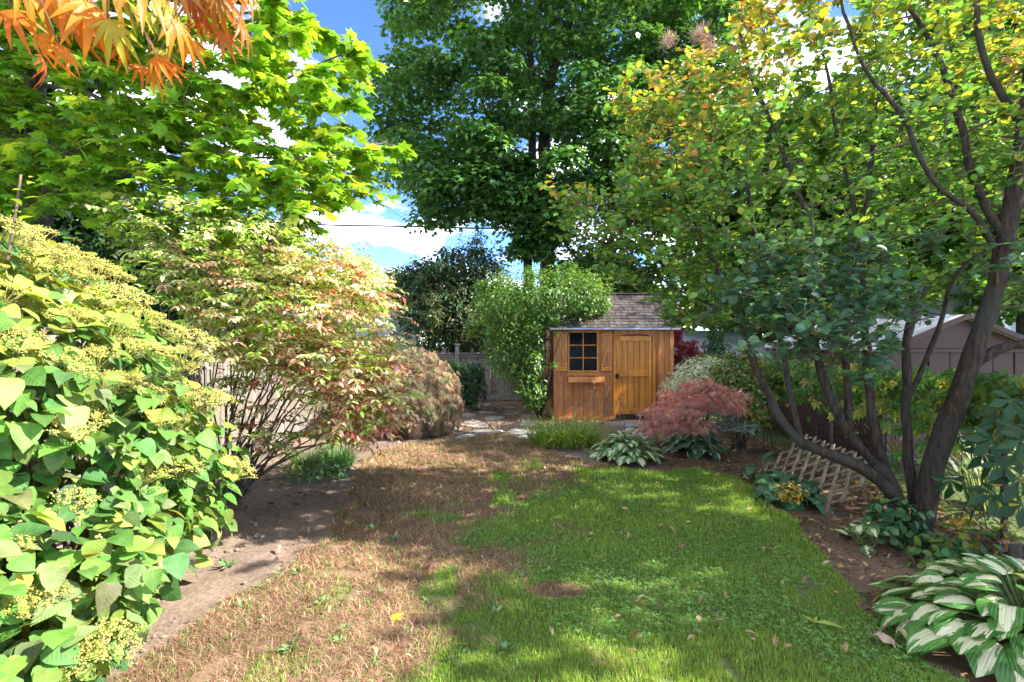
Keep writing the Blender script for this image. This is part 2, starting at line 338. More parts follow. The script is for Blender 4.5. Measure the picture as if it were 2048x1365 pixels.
def surfmat(name, c1, c2, scale=(6, 6, 6), rough=.8, bump=.4, detail=6, dist=.01, c3=None, s3=1.5, objrand=.0, spec=.3, metal=0.0, coord='Object', use_col=False, lo=.35, hi=.65):
    m, t = newmat(name); L = t.links.new
    tcn = nn(t, 'ShaderNodeTexCoord'); mp = nn(t, 'ShaderNodeMapping'); mp.inputs['Scale'].default_value = scale; L(tcn.outputs[coord], mp.inputs[0])
    oi = nn(t, 'ShaderNodeObjectInfo')
    if objrand:
        cx = nn(t, 'ShaderNodeCombineXYZ'); mm = nn(t, 'ShaderNodeMath', operation='MULTIPLY'); L(oi.outputs['Random'], mm.inputs[0]); mm.inputs[1].default_value = 37
        for i in range(3): L(mm.outputs[0], cx.inputs[i])
        L(cx.outputs[0], mp.inputs['Location'])
    no = nn(t, 'ShaderNodeTexNoise'); no.inputs['Scale'].default_value = 1; no.inputs['Detail'].default_value = detail; no.inputs['Roughness'].default_value = .62; L(mp.outputs[0], no.inputs['Vector'])
    r = nn(t, 'ShaderNodeValToRGB'); r.color_ramp.elements[0].position = lo; r.color_ramp.elements[1].position = hi
    r.color_ramp.elements[0].color = (*c1, 1); r.color_ramp.elements[1].color = (*c2, 1); L(no.outputs['Fac'], r.inputs[0]); c = r.outputs[0]
    if c3 is not None:
        n3 = nn(t, 'ShaderNodeTexNoise'); n3.inputs['Scale'].default_value = s3; n3.inputs['Detail'].default_value = 5; L(tcn.outputs[coord], n3.inputs['Vector'])
        r3 = nn(t, 'ShaderNodeMapRange'); r3.inputs[1].default_value = .48; r3.inputs[2].default_value = .68; L(n3.outputs['Fac'], r3.inputs[0])
        x = nn(t, 'ShaderNodeMixRGB'); L(r3.outputs[0], x.inputs[0]); L(c, x.inputs[1]); x.inputs[2].default_value = (*c3, 1); c = x.outputs[0]
    if objrand:
        mr = nn(t, 'ShaderNodeMapRange'); mr.inputs[3].default_value = 1-objrand; mr.inputs[4].default_value = 1+objrand; L(oi.outputs['Random'], mr.inputs[0])
        x = nn(t, 'ShaderNodeMixRGB', blend_type='MULTIPLY'); x.inputs[0].default_value = 1; L(c, x.inputs[1]); L(mr.outputs[0], x.inputs[2]); c = x.outputs[0]
    if use_col:
        a = nn(t, 'ShaderNodeAttribute', attribute_name='Col'); x = nn(t, 'ShaderNodeMixRGB', blend_type='MULTIPLY'); x.inputs[0].default_value = 1; L(c, x.inputs[1]); L(a.outputs['Color'], x.inputs[2]); c = x.outputs[0]
    b = nn(t, 'ShaderNodeBsdfPrincipled'); b.inputs['Roughness'].default_value = rough; b.inputs['Specular IOR Level'].default_value = spec; b.inputs['Metallic'].default_value = metal; L(c, b.inputs['Base Color'])
    if bump:
        bp = nn(t, 'ShaderNodeBump'); bp.inputs['Strength'].default_value = bump; bp.inputs['Distance'].default_value = dist; L(no.outputs['Fac'], bp.inputs['Height']); L(bp.outputs[0], b.inputs['Normal'])
    o = nn(t, 'ShaderNodeOutputMaterial'); L(b.outputs[0], o.inputs[0]); return m
M_LEAF = leafmat('leaf', .38, .45, .4)
M_LEAF_THIN = leafmat('leaf_thin', .5, .5, .3)
M_LEAF_WAXY = leafmat('leaf_waxy', .42, .36, .45)
M_LEAF_DULL = leafmat('leaf_dull', .3, .6, .25)
M_VEIN = leafmat('leaf_veined', .34, .55, .3, vein=.4)
M_HOSTA_C = leafmat('hosta_white_centre', .25, .38, .5, varieg=('centre', (.76, .74, .46)))
M_HOSTA_E = leafmat('hosta_white_edge', .25, .4, .5, varieg=('edge', (.6, .64, .45)))
M_HOSTA_G = leafmat('hosta_green', .25, .4, .45, vein=.3)
M_RED = leafmat('leaf_red', .45, .45, .35, tint=(1.3, .9, .6))
M_GRASS = leafmat('grass_blade', .35, .5, .3)
M_DRY = leafmat('dry_leaf', .15, .8, .15, tint=(1, 1, .9))
M_BARK = surfmat('bark', (.024, .016, .011), (.085, .06, .042), (34, 34, 8), .9, 1.0, 10, .035, c3=(.055, .055, .042), s3=3)
M_BARK_GREY = surfmat('bark_grey', (.06, .05, .042), (.17, .145, .12), (22, 22, 6), .9, .8, 8, .02)
M_TWIG = surfmat('twig', (.08, .055, .04), (.17, .12, .085), (30, 30, 30), .8, .2)
M_SHED = surfmat('shed_wood_stain', (.36, .13, .038), (.6, .24, .068), (16, 16, 1.6), .5, .35, 8, .006, c3=(.3, .13, .06), s3=2.2, objrand=.16, spec=.4)
M_DOOR = surfmat('door_wood_stain', (.44, .15, .02), (.74, .31, .05), (20, 20, 1.5), .42, .3, 8, .005, c3=(.5, .19, .04), s3=2.5, objrand=.15, spec=.45)
M_SHELF = surfmat('weathered_shelf_wood', (.14, .08, .06), (.33, .24, .2), (1.8, 20, 20), .75, .5, 8, .006)
M_FENCE = surfmat('grey_fence_wood', (.135, .12, .115), (.30, .275, .26), (20, 20, 1.4), .85, .5, 9, .006, c3=(.2, .165, .14), s3=1.8, objrand=.22)
M_FENCE_L = surfmat('pale_fence_wood', (.14, .115, .1), (.27, .24, .21), (20, 20, 1.4), .85, .5, 9, .006, c3=(.22, .16, .11), s3=1.6, objrand=.16)
M_LATTICE = surfmat('lattice_wood', (.17, .115, .08), (.33, .24, .175), (18, 18, 3), .85, .5, 8, .005, objrand=.15)
M_SHINGLE = surfmat('cedar_shingle', (.036, .029, .028), (.09, .075, .073), (26, 5, 26), .9, .6, 8, .008, c3=(.07, .055, .052), s3=3, objrand=.35)
M_METAL = surfmat('drip_edge_metal', (.33, .37, .42), (.45, .49, .54), (3, 3, 3), .4, .05, 3, metal=.4)
M_BLACK = surfmat('black_iron', (.012, .012, .013), (.03, .03, .03), (20, 20, 20), .5, .2)
M_WIRE = surfmat('chain_link_wire', (.035, .026, .02), (.09, .075, .062), (20, 20, 20), .6, 0, metal=.2)
M_STONE = surfmat('flagstone', (.22, .2, .19), (.42, .39, .37), (7, 7, 7), .85, .5, 8, .01, objrand=.18)
M_PEBBLE = surfmat('pebble', (.35, .33, .31), (.6, .57, .54), (14, 14, 14), .6, .2, 5, objrand=.3)
M_BROWN_METAL = surfmat('brown_painted_metal', (.082, .04, .036), (.1, .05, .045), (2, 2, 2), .55, .03, 4, c3=(.086, .043, .038), s3=1.2)
M_ROOF_METAL = surfmat('pale_metal_roof', (.5, .5, .52), (.68, .68, .7), (3, 3, 3), .45, .05, 4, c3=(.42, .4, .4), s3=1)
M_GREY_ROOF = surfmat('grey_shingle_roof', (.22, .22, .24), (.34, .34, .36), (12, 12, 12), .85, .3)
M_RED_TRIM = surfmat('red_trim_paint', (.25, .04, .045), (.32, .06, .06), (5, 5, 5), .6, .05)
M_WHITE = surfmat('white_siding', (.6, .6, .6), (.75, .75, .74), (3, 3, 14), .6, .1)
M_BLUEGREY = surfmat('blue_grey_siding', (.34, .4, .48), (.44, .5, .58), (2, 2, 12), .6, .1)
M_CABLE = surfmat('cable_rubber', (.015, .015, .017), (.03, .03, .032), (10, 10, 10), .6, 0)
def glassmat():
    m, t = newmat('dark_window_glass'); b = nn(t, 'ShaderNodeBsdfPrincipled'); b.inputs['Base Color'].default_value = (.006, .008, .012, 1); b.inputs['Roughness'].default_value = .1; b.inputs['Specular IOR Level'].default_value = .05
    o = nn(t, 'ShaderNodeOutputMaterial'); t.links.new(b.outputs[0], o.inputs[0]); return m
M_GLASS = glassmat()

_pl = {}
def plank(name, size, loc, mat, parent=None, rot=(0, 0, 0), bev=.004):
    k = (tuple(round(s, 4) for s in size), mat.name, bev)
    if k not in _pl:
        bm = bmesh.new(); bmesh.ops.create_cube(bm, size=1); bmesh.ops.scale(bm, vec=size, verts=bm.verts)
        if bev: bmesh.ops.bevel(bm, geom=bm.edges[:], offset=min(bev, min(size)*.3), segments=1, affect='EDGES')
        me = bpy.data.meshes.new(name); bm.to_mesh(me); bm.free(); me.materials.append(mat); _pl[k] = me
    o = bpy.data.objects.new(name, _pl[k]); COL.objects.link(o); o.parent = parent
    off = Vector(loc)
    p = parent
    while p is not None: off = off-Vector(p.location); p = p.parent
    o.location = off; o.rotation_euler = rot; return o
def prism(name, pts, mat, parent=None):
    """closed mesh from list of (verts, faces)"""
    V, Fc = pts; off = Vector((0, 0, 0)); p = parent
    while p is not None: off += Vector(p.location); p = p.parent
    me = bpy.data.meshes.new(name); me.from_pydata([tuple(Vector(v)-off) for v in V], [], Fc); me.update(); me.materials.append(mat)
    o = bpy.data.objects.new(name, me); COL.objects.link(o); o.parent = parent; return o
def slab(a, b, c, d, th):
    """quad abcd extruded down along -normal"""
    a, b, c, d = [Vector(x) for x in (a, b, c, d)]; n = (b-a).cross(d-a).normalized()*th
    V = [a, b, c, d, a-n, b-n, c-n, d-n]
    return V, [(0, 1, 2, 3), (7, 6, 5, 4), (0, 4, 5, 1), (1, 5, 6, 2), (2, 6, 7, 3), (3, 7, 4, 0)]

# ------------------------------------------------------------------ ground and lawn
LAWN = [G(*p)[:2] for p in [(150, 1420), (250, 1345), (390, 1250), (560, 1150), (648, 1080), (688, 990), (735, 915), (800, 893), (905, 880), (1010, 868), (1060, 885), (1090, 905), (1195, 935), (1330, 945), (1400, 938), (1480, 960), (1545, 1012), (1590, 1055), (1640, 1105), (1735, 1205), (1830, 1295), (1900, 1350), (1950, 1420)]]
def gz(x, y): return .035*(vnoise(x, y, .9, 1)-.5)+.018*(vnoise(x, y, 4, 2)-.5)
def lawn_mask(x, y):
    jx = .16*(vnoise(x, y, 3.5, 8)-.5)+.1*(vnoise(x, y, 11, 9)-.5); jy = .2*(vnoise(x, y, 3.5, 18)-.5)+.1*(vnoise(x, y, 11, 19)-.5)
    return inpoly(LAWN, x+jx, y+jy)
SPL = np.array([(1.5, -.15), (2.6, -.2), (3.07, -.13), (3.6, -.25), (4.17, -.4), (4.6, -.25), (4.88, .12), (5.67, .27), (6.3, .45), (7.05, .85), (8, 1.4)])
def brown_mask(x, y):
    e = np.interp(y, SPL[:, 0], SPL[:, 1]); n = vnoise(x, y, 1.6, 21)-.5+.6*(vnoise(x, y, 5, 22)-.5)
    f = (e-x)/.8+1.9*n
    # greener strip along the near-left edge and scattered green tufts
    g = np.exp(-((x+1.45-(y-3)*.02)/.28)**2)*np.clip((5-y)/1.5, 0, 1)*1.1
    t = (vnoise(x, y, 2.7, 31) > .74)*1.0
    # small bare spots inside the green
    s = (np.hypot((x-.3)/.2, (y-3.45)/.12) < 1)*3.0
    return np.clip(.5+f-g*.8-t*.9+s, 0, 1)
def ground():
    xs = np.unique(np.r_[np.linspace(-70, -5, 24), np.arange(-5, 5.6, .075), np.linspace(5.6, 70, 24)])
    ys = np.unique(np.r_[np.linspace(-12, 1.2, 10), np.arange(1.2, 11, .075), np.linspace(11, 130, 36)])
    X, Y = np.meshgrid(xs, ys); Z = gz(X, Y); x, y = X.ravel(), Y.ravel()
    rough = .03*(vnoise(x, y, 9, 41)-.5)+.018*(vnoise(x, y, 22, 42)-.5); lm = lawn_mask(x, y); bm_ = brown_mask(x, y)
    z = Z.ravel()+np.where(lm, .01, rough)*(np.abs(x) < 6)
    soil = np.array([.2, .148, .115]); soil_r = np.array([.165, .108, .07]); C = np.tile(soil, (len(x), 1))
    right = np.clip((x-1.3)/1.2, 0, 1)[:, None]; C = C*(1-right)+soil_r*right
    C *= (.75+.5*vnoise(x, y, 3, 51)+.25*(vnoise(x, y, 14, 52)-.5))[:, None]
    lw = np.array([.12, .15, .05])*(1-bm_[:, None])+np.array([.21, .135, .09])*bm_[:, None]
    C = np.where(lm[:, None], lw, C)
    out = (x > 4.25) | (x < -3.7) | (y > 14.4)
    C = np.where(out[:, None], np.array([.09, .12, .04])*(.7+.6*vnoise(x, y, 1.5, 61))[:, None], C)
    ny, nx = X.shape; i = np.arange(ny-1)[:, None]*nx+np.arange(nx-1)[None]; i = i.ravel()
    T = np.concatenate([np.stack([i, i+1, i+nx+1], 1), np.stack([i, i+nx+1, i+nx], 1)])
    m = surfmat('garden_soil', (.72, .7, .68), (1.2, 1.2, 1.2), (38, 38, 38), .95, .7, 8, .012, use_col=True, spec=.1)
    o = bpy.data.objects.new('ground', trimesh('ground', np.stack([x, y, z], 1), T, C, None, True)); COL.objects.link(o); o.data.materials.append(m); o['kind'] = 'structure'
ground()
def grass():
    n = 640000; yy = 1.9+(9.4-1.9)*rng.random(n)**1.0; xx = U(-2.8, 3.2, n)
    keep = rng.random(n) < np.clip((2.6/yy)**1.35, .12, 1); xx, yy = xx[keep], yy[keep]
    keep = lawn_mask(xx, yy) & (np.abs(xx) < yy*1.05); xx, yy = xx[keep], yy[keep]
    bm_ = brown_mask(xx, yy); isb = rng.random(len(xx)) < bm_
    thin = (vnoise(xx, yy, 6, 71) > np.where(isb, .16, .1)); xx, yy, isb = xx[thin], yy[thin], isb[thin]
    res = {}
    for kind in ('green', 'dry'):
        s = isb if kind == 'dry' else ~isb; x, y = xx[s], yy[s]; N = len(x); sc = np.clip(y/3, 1, 2.6)
        az = U(0, 2*np.pi, N); patch = vnoise(x, y, 2.2, 81)
        if kind == 'green':
            hgt = U(.018, .046, N)*(.5+.9*patch); lean = np.abs(rng.normal(0, .45, N)); wd = U(.0017, .003, N)*sc
            c = np.array([.17, .33, .035])*(1-patch[:, None])+np.array([.31, .45, .08])*patch[:, None]
            yl = (rng.random(N) < .10)[:, None]; c = np.where(yl, [.42, .36, .13], c)
        else:
            hgt = U(.03, .085, N); lean = np.clip(rng.normal(1.22, .28, N), .1, 1.5); wd = U(.0012, .0026, N)*sc
            pal = np.array([[.39, .225, .15], [.34, .165, .12], [.48, .33, .22], [.21, .115, .08], [.19, .31, .065]]); c = pal[rng.choice(5, N, p=[.28, .2, .22, .1, .2])]*(.75+.5*vnoise(x, y, 3.1, 83))[:, None]
        c = c*(1+rng.normal(0, .2, (N, 1)))
        d = np.stack([np.cos(az), np.sin(az), np.zeros(N)], 1); sd = np.stack([-np.sin(az), np.cos(az), np.zeros(N)], 1); az2 = U(0, 2*np.pi, N)
        sd = np.stack([np.cos(az2), np.sin(az2), np.zeros(N)], 1)
        p0 = np.stack([x, y, gz(x, y)+.004], 1); ho = np.sin(np.clip(lean, 0, 1.45)); ve = np.cos(np.clip(lean, 0, 1.45))
        lf = np.where(lean > 1, .12, .25); p1 = p0+d*(hgt*ho*.45)[:, None]+UP*(hgt*(lf+.35*ve)+.004)[:, None]; p2 = p0+d*(hgt*ho*1.1)[:, None]+UP*(hgt*np.maximum(.04, ve)+U(0, .012, N))[:, None]
        V = np.stack([p0-sd*wd[:, None], p0+sd*wd[:, None], p1-sd*wd[:, None]*.8, p1+sd*wd[:, None]*.8, p2], 1).reshape(-1, 3)
        T = (np.array([(0, 1, 3), (0, 3, 2), (2, 3, 4)])[None]+(np.arange(N)*5)[:, None, None]).reshape(-1, 3)
        o = MB().add(V, T, np.repeat(np.clip(c, .01, .9), 5, 0)).build(kind+'_grass', M_GRASS, None, True, 'stuff')
        tag(o, 'short green lawn grass in the right half of the garden' if kind == 'green' else 'dead reddish brown dry grass patch on the left of the lawn', 'grass')
    # clover and low weeds in the near green part
    n = 26000; x = U(-1.2, 2.3, n); y = U(2.3, 6, n)
    k = lawn_mask(x, y) & (vnoise(x, y, 1.3, 91) > .42) & (brown_mask(x, y) < .6) & (rng.random(n) < (2.6/y)**1.2); x, y = x[k], y[k]; N = len(x)
    pos = np.stack([x, y, gz(x, y)+U(.02, .05, N)], 1); nr = nrm(UP+rng.normal(0, .25, (N, 3))); dd = rng.normal(size=(N, 3)); dd[:, 2] = 0
    o = MB().add(*place(L_CLOVER, pos, dd, nr, U(.009, .016, N), shades((.2, .38, .11), N, .2))).build('clover', M_LEAF, None, False, 'stuff')
    tag(o, 'low clover leaves growing through the near lawn', 'clover')
grass()

# ------------------------------------------------------------------ shed
def shed():
    Y0 = 10.95; k = Y0/F
    def X(px): return (px-1024)*k
    def Z(py): return H-(py-HY)*k
    t = thing('garden_shed', 'orange stained wooden garden shed with shingle roof and paned window', 'shed', (X(1226), Y0, 0))
    xl, xr, ze, D = X(1107), X(1347), Z(656), 2.3
    xm = (xl+xr)/2
    # carcass
    plank('side_wall', (.05, D, ze), (xl+.03, Y0+D/2+.06, ze/2), M_SHED, t); plank('side_wall', (.05, D, ze), (xr-.03, Y0+D/2+.06, ze/2), M_SHED, t)
    plank('back_wall', (xr-xl, .05, ze), (xm, Y0+D+.1, ze/2), M_SHED, t)
    plank('floor', (xr-xl-.1, D-.02, .06), (xm, Y0+D/2+.07, .09), M_SHELF, t)
    plank('base_board', (xr-xl+.02, .06, .07), (xm, Y0-.015, .045), M_SHED, t)
    plank('header_board', (xr-xl-.02, .05, .09), (xm, Y0+.02, ze-.03), M_SHED, t)
    # wall boards: below window, sides
    wx0, wx1, wz0, wz1 = X(1139), X(1194), Z(742), Z(666)
    def boards(x0, x1, z0, z1, w, y=Y0+.03, m=M_SHED):
        n = max(1, round((x1-x0)/w)); ww = (x1-x0)/n
        for i in range(n): plank('board', (ww-.005, .028, z1-z0), (x0+ww*(i+.5), y+(i % 2)*.003, (z0+z1)/2), m, t, bev=.005)
    boards(xl, X(1227), .08, wz0-.12, .2); boards(xl, wx0-.03, wz0-.12, ze-.075, .13); boards(wx1+.03, X(1227), wz0-.12, ze-.075, .17); boards(X(1313), xr, .08, ze-.075, .2)
    plank('corner_board', (.07, .03, ze-.1), (xl+.035, Y0-.005, ze/2+.02), M_SHED, t); plank('corner_board', (.085, .03, ze-.1), (xr-.043, Y0-.005, ze/2+.02), M_SHED, t)
    plank('corner_board', (.05, .04, ze-.16), (X(1319), Y0+.005, ze/2+.01), M_SHED, t)
    # window
    wd = plank('window', (wx1-wx0+.10, .02, wz1-wz0+.10), ((wx0+wx1)/2, Y0+.06, (wz0+wz1)/2), M_BLACK, t)
    fw = .03
    for x in (wx0-fw/2, wx1+fw/2): plank('window_frame', (fw, .05, wz1-wz0+.07), (x, Y0+.012, (wz0+wz1)/2), M_DOOR, wd)
    for z in (wz0-fw/2, wz1+fw/2): plank('window_frame', (wx1-wx0, .048, fw), ((wx0+wx1)/2, Y0+.012, z), M_DOOR, wd)
    pw, ph = (wx1-wx0)/2, (wz1-wz0)/3
    plank('muntin', (.02, .026, wz1-wz0), ((wx0+wx1)/2, Y0+.018, (wz0+wz1)/2), M_DOOR, wd)
    for i in (1, 2): plank('muntin', (wx1-wx0, .024, .018), ((wx0+wx1)/2, Y0+.02, wz0+ph*i), M_DOOR, wd)
    for i in range(2):
        for j in range(3): plank('pane', (pw-.022, .006, ph-.02), (wx0+pw*(i+.5), Y0+.034, wz0+ph*(j+.5)), M_GLASS, wd, rot=(U(-.006, .006), 0, U(-.006, .006)), bev=0)
    # shutters
    for s, (a, b) in enumerate(((1112, 1135), (1201, 1225))):
        x0, x1, z0, z1 = X(a), X(b), Z(744), Z(664); xc = (x0+x1)/2
        sh = plank('shutter', (x1-x0, .018, z1-z0), (xc, Y0-.006, (z0+z1)/2), M_SHED, t)
        for i in range(2): plank('shutter_slat', ((x1-x0)/2-.012, .014, z1-z0-.004), (x0+(x1-x0)*(i+.5)/2, Y0-.018, (z0+z1)/2), M_SHED, sh)
        for z in (z0+.035, z0+.075, z1-.07): plank('batten', (x1-x0-.004, .02, .036), (xc, Y0-.036, z), M_DOOR, sh)
        L = math.hypot(x1-x0-.05, z1-z0-.2); an = math.atan2(z1-z0-.2, (x1-x0-.05))*(1 if s else -1)
        plank('brace', (L, .018, .03), (xc, Y0-.035, (z0+z1)/2+.02), M_DOOR, sh, rot=(0, -an, 0))
    # sill and shelf
    plank('window_sill', (X(1203)-X(1134), .04, .075), ((X(1203)+X(1134))/2, Y0-.006, wz0-.075), M_SHED, t)
    sf = plank('shelf', (X(1206)-X(1134), .2, .055), ((X(1206)+X(1134))/2, Y0-.1, Z(758)), M_SHELF, t, rot=(math.radians(-6), 0, 0))
    plank('shelf_front', (X(1206)-X(1134)+.004, .02, .12), ((X(1206)+X(1134))/2, Y0-.208, Z(760)), M_SHED, sf)
    for px in (1147, 1192):
        x = X(px); zb = Z(791); zt = Z(764)
        br = plank('bracket', (.045, .03, zt-zb), (x, Y0-.018, (zb+zt)/2), M_SHED, t)
        plank('bracket_arm', (.04, .16, .04), (x, Y0-.10, zt-.03), M_SHED, br); plank('bracket_brace', (.035, .2, .035), (x, Y0-.085, (zb+zt)/2+.02), M_SHED, br, rot=(math.radians(-52), 0, 0))
    # door with arched frame
    dx0, dx1, dz0, dz1 = X(1232), X(1303), Z(830), Z(672)
    plank('door_frame', (.055, .06, Z(668)-.06), (X(1229), Y0-.005, (Z(668))/2+.03), M_DOOR, t); plank('door_frame', (.065, .06, Z(668)-.06), (X(1308)-.004, Y0-.005, Z(668)/2+.03), M_DOOR, t)
    n = 14; V = []; xa, xb = X(1228)-.006, X(1312)
    for y in (Y0-.036, Y0+.02):
        for i in range(n+1):
            u = i/n; V.append((xa+(xb-xa)*u, y, Z(670)-.14*(abs(2*u-1)**5)))
        for i in range(n+1): V.append((xa+(xb-xa)*i/n, y, Z(661)))
    m = n+1; Fc = []
    for i in range(n):
        Fc += [(i, i+1, m+i+1, m+i), (2*m+i+1, 2*m+i, 3*m+i, 3*m+i+1), (i+1, i, 2*m+i, 2*m+i+1), (m+i, m+i+1, 3*m+i+1, 3*m+i)]
    prism('door_arch', (V, Fc), M_SHED, t)
    dr = plank('door', (dx1-dx0, .02, dz1-dz0), ((dx0+dx1)/2, Y0+.04, (dz0+dz1)/2), M_DOOR, t)
    nb = 6; bw = (dx1-dx0)/nb
    for i in range(nb): plank('door_plank', (bw-.014, .022, dz1-dz0), (dx0+bw*(i+.5), Y0+.02+(i % 2)*.005, (dz0+dz1)/2), M_DOOR, dr, bev=.006)
    for x in (dx0+.035, dx1-.03): plank('stile', (.06, .02, dz1-dz0-.005), (x, Y0-.002, (dz0+dz1)/2), M_DOOR, dr)
    for z, hh in ((Z(748), .13), (dz1-.07, .10), (dz0+.06, .11)): plank('rail', (dx1-dx0-.13, .024, hh), ((dx0+dx1)/2+.003, Y0-.006, z), M_DOOR, dr)
    hp = plank('handle_plate', (.05, .012, .09), (X(1233.5), Y0-.02, Z(752)), M_BLACK, dr)
    an = np.linspace(0, 2*np.pi, 17); ring = np.stack([X(1233.5)+.042*np.cos(an), np.full(17, Y0-.036), Z(753)+.042*np.sin(an)], 1)
    Vr, Tr = tubes(ring, np.full(17, .009), 6); Vr = Vr-np.array(t.location)-np.array(dr.location)
    o = bpy.data.objects.new('handle_ring', trimesh('handle_ring', Vr, Tr, None, None, True)); COL.objects.link(o); o.parent = dr; o.data.materials.append(M_BLACK)
    plank('threshold', (X(1310)-X(1232), .09, .045), (X(1271), Y0-.05, Z(834)), M_BLACK, t)
    # roof
    xo0, xo1 = xl-.07, xr+.07; yr, zr = Y0+1.25, ze+.80; ye, zee = Y0-.2, ze-.02
    rf = prism('roof', slab((xo0, ye, zee), (xo1, ye, zee), (xo1, yr, zr), (xo0, yr, zr), .03), M_SHELF, t)
    yb, zb = Y0+D+.2, ze+.15
    prism('roof_back', slab((xo0, yr, zr), (xo1, yr, zr), (xo1, yb, zb), (xo0, yb, zb), .03), M_SHINGLE, t)
    for x in (xl+.03, xr-.03):
        prism('gable_wall', ([(x-.025, Y0+.06, ze), (x+.025, Y0+.06, ze), (x-.025, yr, zr-.06), (x+.025, yr, zr-.06), (x-.025, Y0+D, ze+.06), (x+.025, Y0+D, ze+.06)], [(0, 2, 4), (1, 5, 3), (0, 1, 3, 2), (2, 3, 5, 4), (4, 5, 1, 0)]), M_SHED, t)
    sl_ = math.hypot(yr-ye, zr-zee); ang = math.atan2(zr-zee, yr-ye); rows = 12; ex = sl_/rows
    for r in range(rows):
        x = xo0+(r % 2)*.06-.02
        while x < xo1-.02:
            wd_ = random.choice((.11, .14, .17)); xe = min(x+wd_, xo1); xs = max(x, xo0)
            if xe-xs > .03:
                s = ex*(r+.5)+random.uniform(-.006, .006); yy = ye+math.cos(ang)*s; zz = zee+math.sin(ang)*s+.018
                plank('shingle', (round(xe-xs, 2)-.008, ex+.05, .013), ((xs+xe)/2, yy-.0*ex, zz+random.uniform(0, .004)), M_SHINGLE, rf, rot=(ang-math.radians(4), random.uniform(-.012, .012), random.uniform(-.01, .01)), bev=.002)
            x += wd_
    plank('ridge_cap', (xo1-xo0, .16, .03), (xm, yr, zr+.035), M_SHINGLE, rf)
    plank('drip_edge', (xo1-xo0+.03, .015, .05), (xm, ye-.012, zee-.005), M_METAL, rf, bev=.003)
    for px in (1166, 1226, 1290): plank('rafter_end', (.05, .2, .05), (X(px), Y0-.085, ze-.005), M_SHED, t)
shed()

# ------------------------------------------------------------------ fences
def wood_fence_back():
    Y0 = 14.3; x0, x1 = -3.65, 3.6; hh = 1.3
    t = thing('wooden_fence', 'weathered grey board fence across the back beside the shed', 'fence', (0, Y0, 0)); n = 38; bw = (x1-x0)/n
    for i in range(n): plank('board', (round(bw-.008, 3), .02, hh-.06), (x0+bw*(i+.5), Y0+random.uniform(-.004, .004), .06+hh/2+random.uniform(-.005, .005)), M_FENCE, t, rot=(0, random.uniform(-.006, .006), 0))
    plank('top_rail', (x1-x0, .09, .035), ((x0+x1)/2, Y0-.01, hh+.055), M_FENCE, t); plank('rail', (x1-x0, .03, .09), ((x0+x1)/2, Y0-.028, hh-.02), M_FENCE, t)
    plank('kick_board', (x1-x0, .03, .13), ((x0+x1)/2, Y0-.028, .13), M_FENCE, t)
    for x in (-3.4, -1.52, .85, 3.1): p = plank('post', (.1, .1, 1.62), (x, Y0-.085, .78), M_FENCE, t); plank('post_cap', (.14, .14, .035), (x, Y0-.085, 1.605), M_FENCE, p)
    for x in (-1.9, -1.12): plank('post', (.09, .09, 1.5), (x, Y0+.07, .75), M_FENCE, t)
wood_fence_back()
def wood_fence_left():
    X0 = -3.65; y0, y1 = 1.6, 14.2; hh = 1.75
    t = thing('wooden_fence', 'pale board fence behind the reddening shrub along the left side', 'fence', (X0, 6, 0)); n = 84; bw = (y1-y0)/n
    for i in range(n): plank('board', (.02, round(bw-.006, 3), hh-.05), (X0+random.uniform(-.004, .004), y0+bw*(i+.5), .05+hh/2), M_FENCE_L, t, rot=(random.uniform(-.005, .005), 0, 0))
    for z in (.3, 1.5): plank('rail', (.04, y1-y0, .09), (X0-.035, (y0+y1)/2, z), M_FENCE_L, t)
    plank('top_rail', (.09, y1-y0, .03), (X0, (y0+y1)/2, hh+.04), M_FENCE_L, t)
    for y in (1.8, 4.2, 6.6, 9, 11.4, 13.8): plank('post', (.1, .1, hh+.15), (X0-.11, y, hh/2+.07), M_FENCE_L, t)
wood_fence_left()
def chain_link():
    X0 = 4.2; y0, y1 = 1.4, 14.2; hh = 1.25
    t = thing('chain_link_fence', 'rusty chain link wire fence along the right side', 'fence', (X0, 6, 0)); s = .09; n = int((y1-y0)/s)
    zz = np.arange(.04, hh, s*.5); sg = np.where(np.arange(len(zz)) % 2, 1, -1)
    yb = y0+np.arange(n)*s; pts = np.zeros((n, len(zz), 3)); pts[..., 0] = X0+sg*.003; pts[..., 1] = yb[:, None]+sg*s*.5; pts[..., 2] = zz
    V, T = tubes(pts, .004, 3); MB().add(V, T).build('wire_mesh', M_WIRE, t, False, 'stuff')
    Vt, Tt = tubes(np.array([[X0, y0, hh], [X0, 7, hh+.01], [X0, y1, hh]]), np.full(3, .018), 8); MB().add(Vt, Tt).build('top_rail', M_WIRE, t, True)
    for y in np.arange(2.0, 14.3, 2.4):
        Vt, Tt = tubes(np.array([[X0+.03, y, -.05], [X0+.03, y, .7], [X0+.03, y, hh+.05]]), np.full(3, .025), 8); MB().add(Vt, Tt).build('post', M_WIRE, t, True)
chain_link()
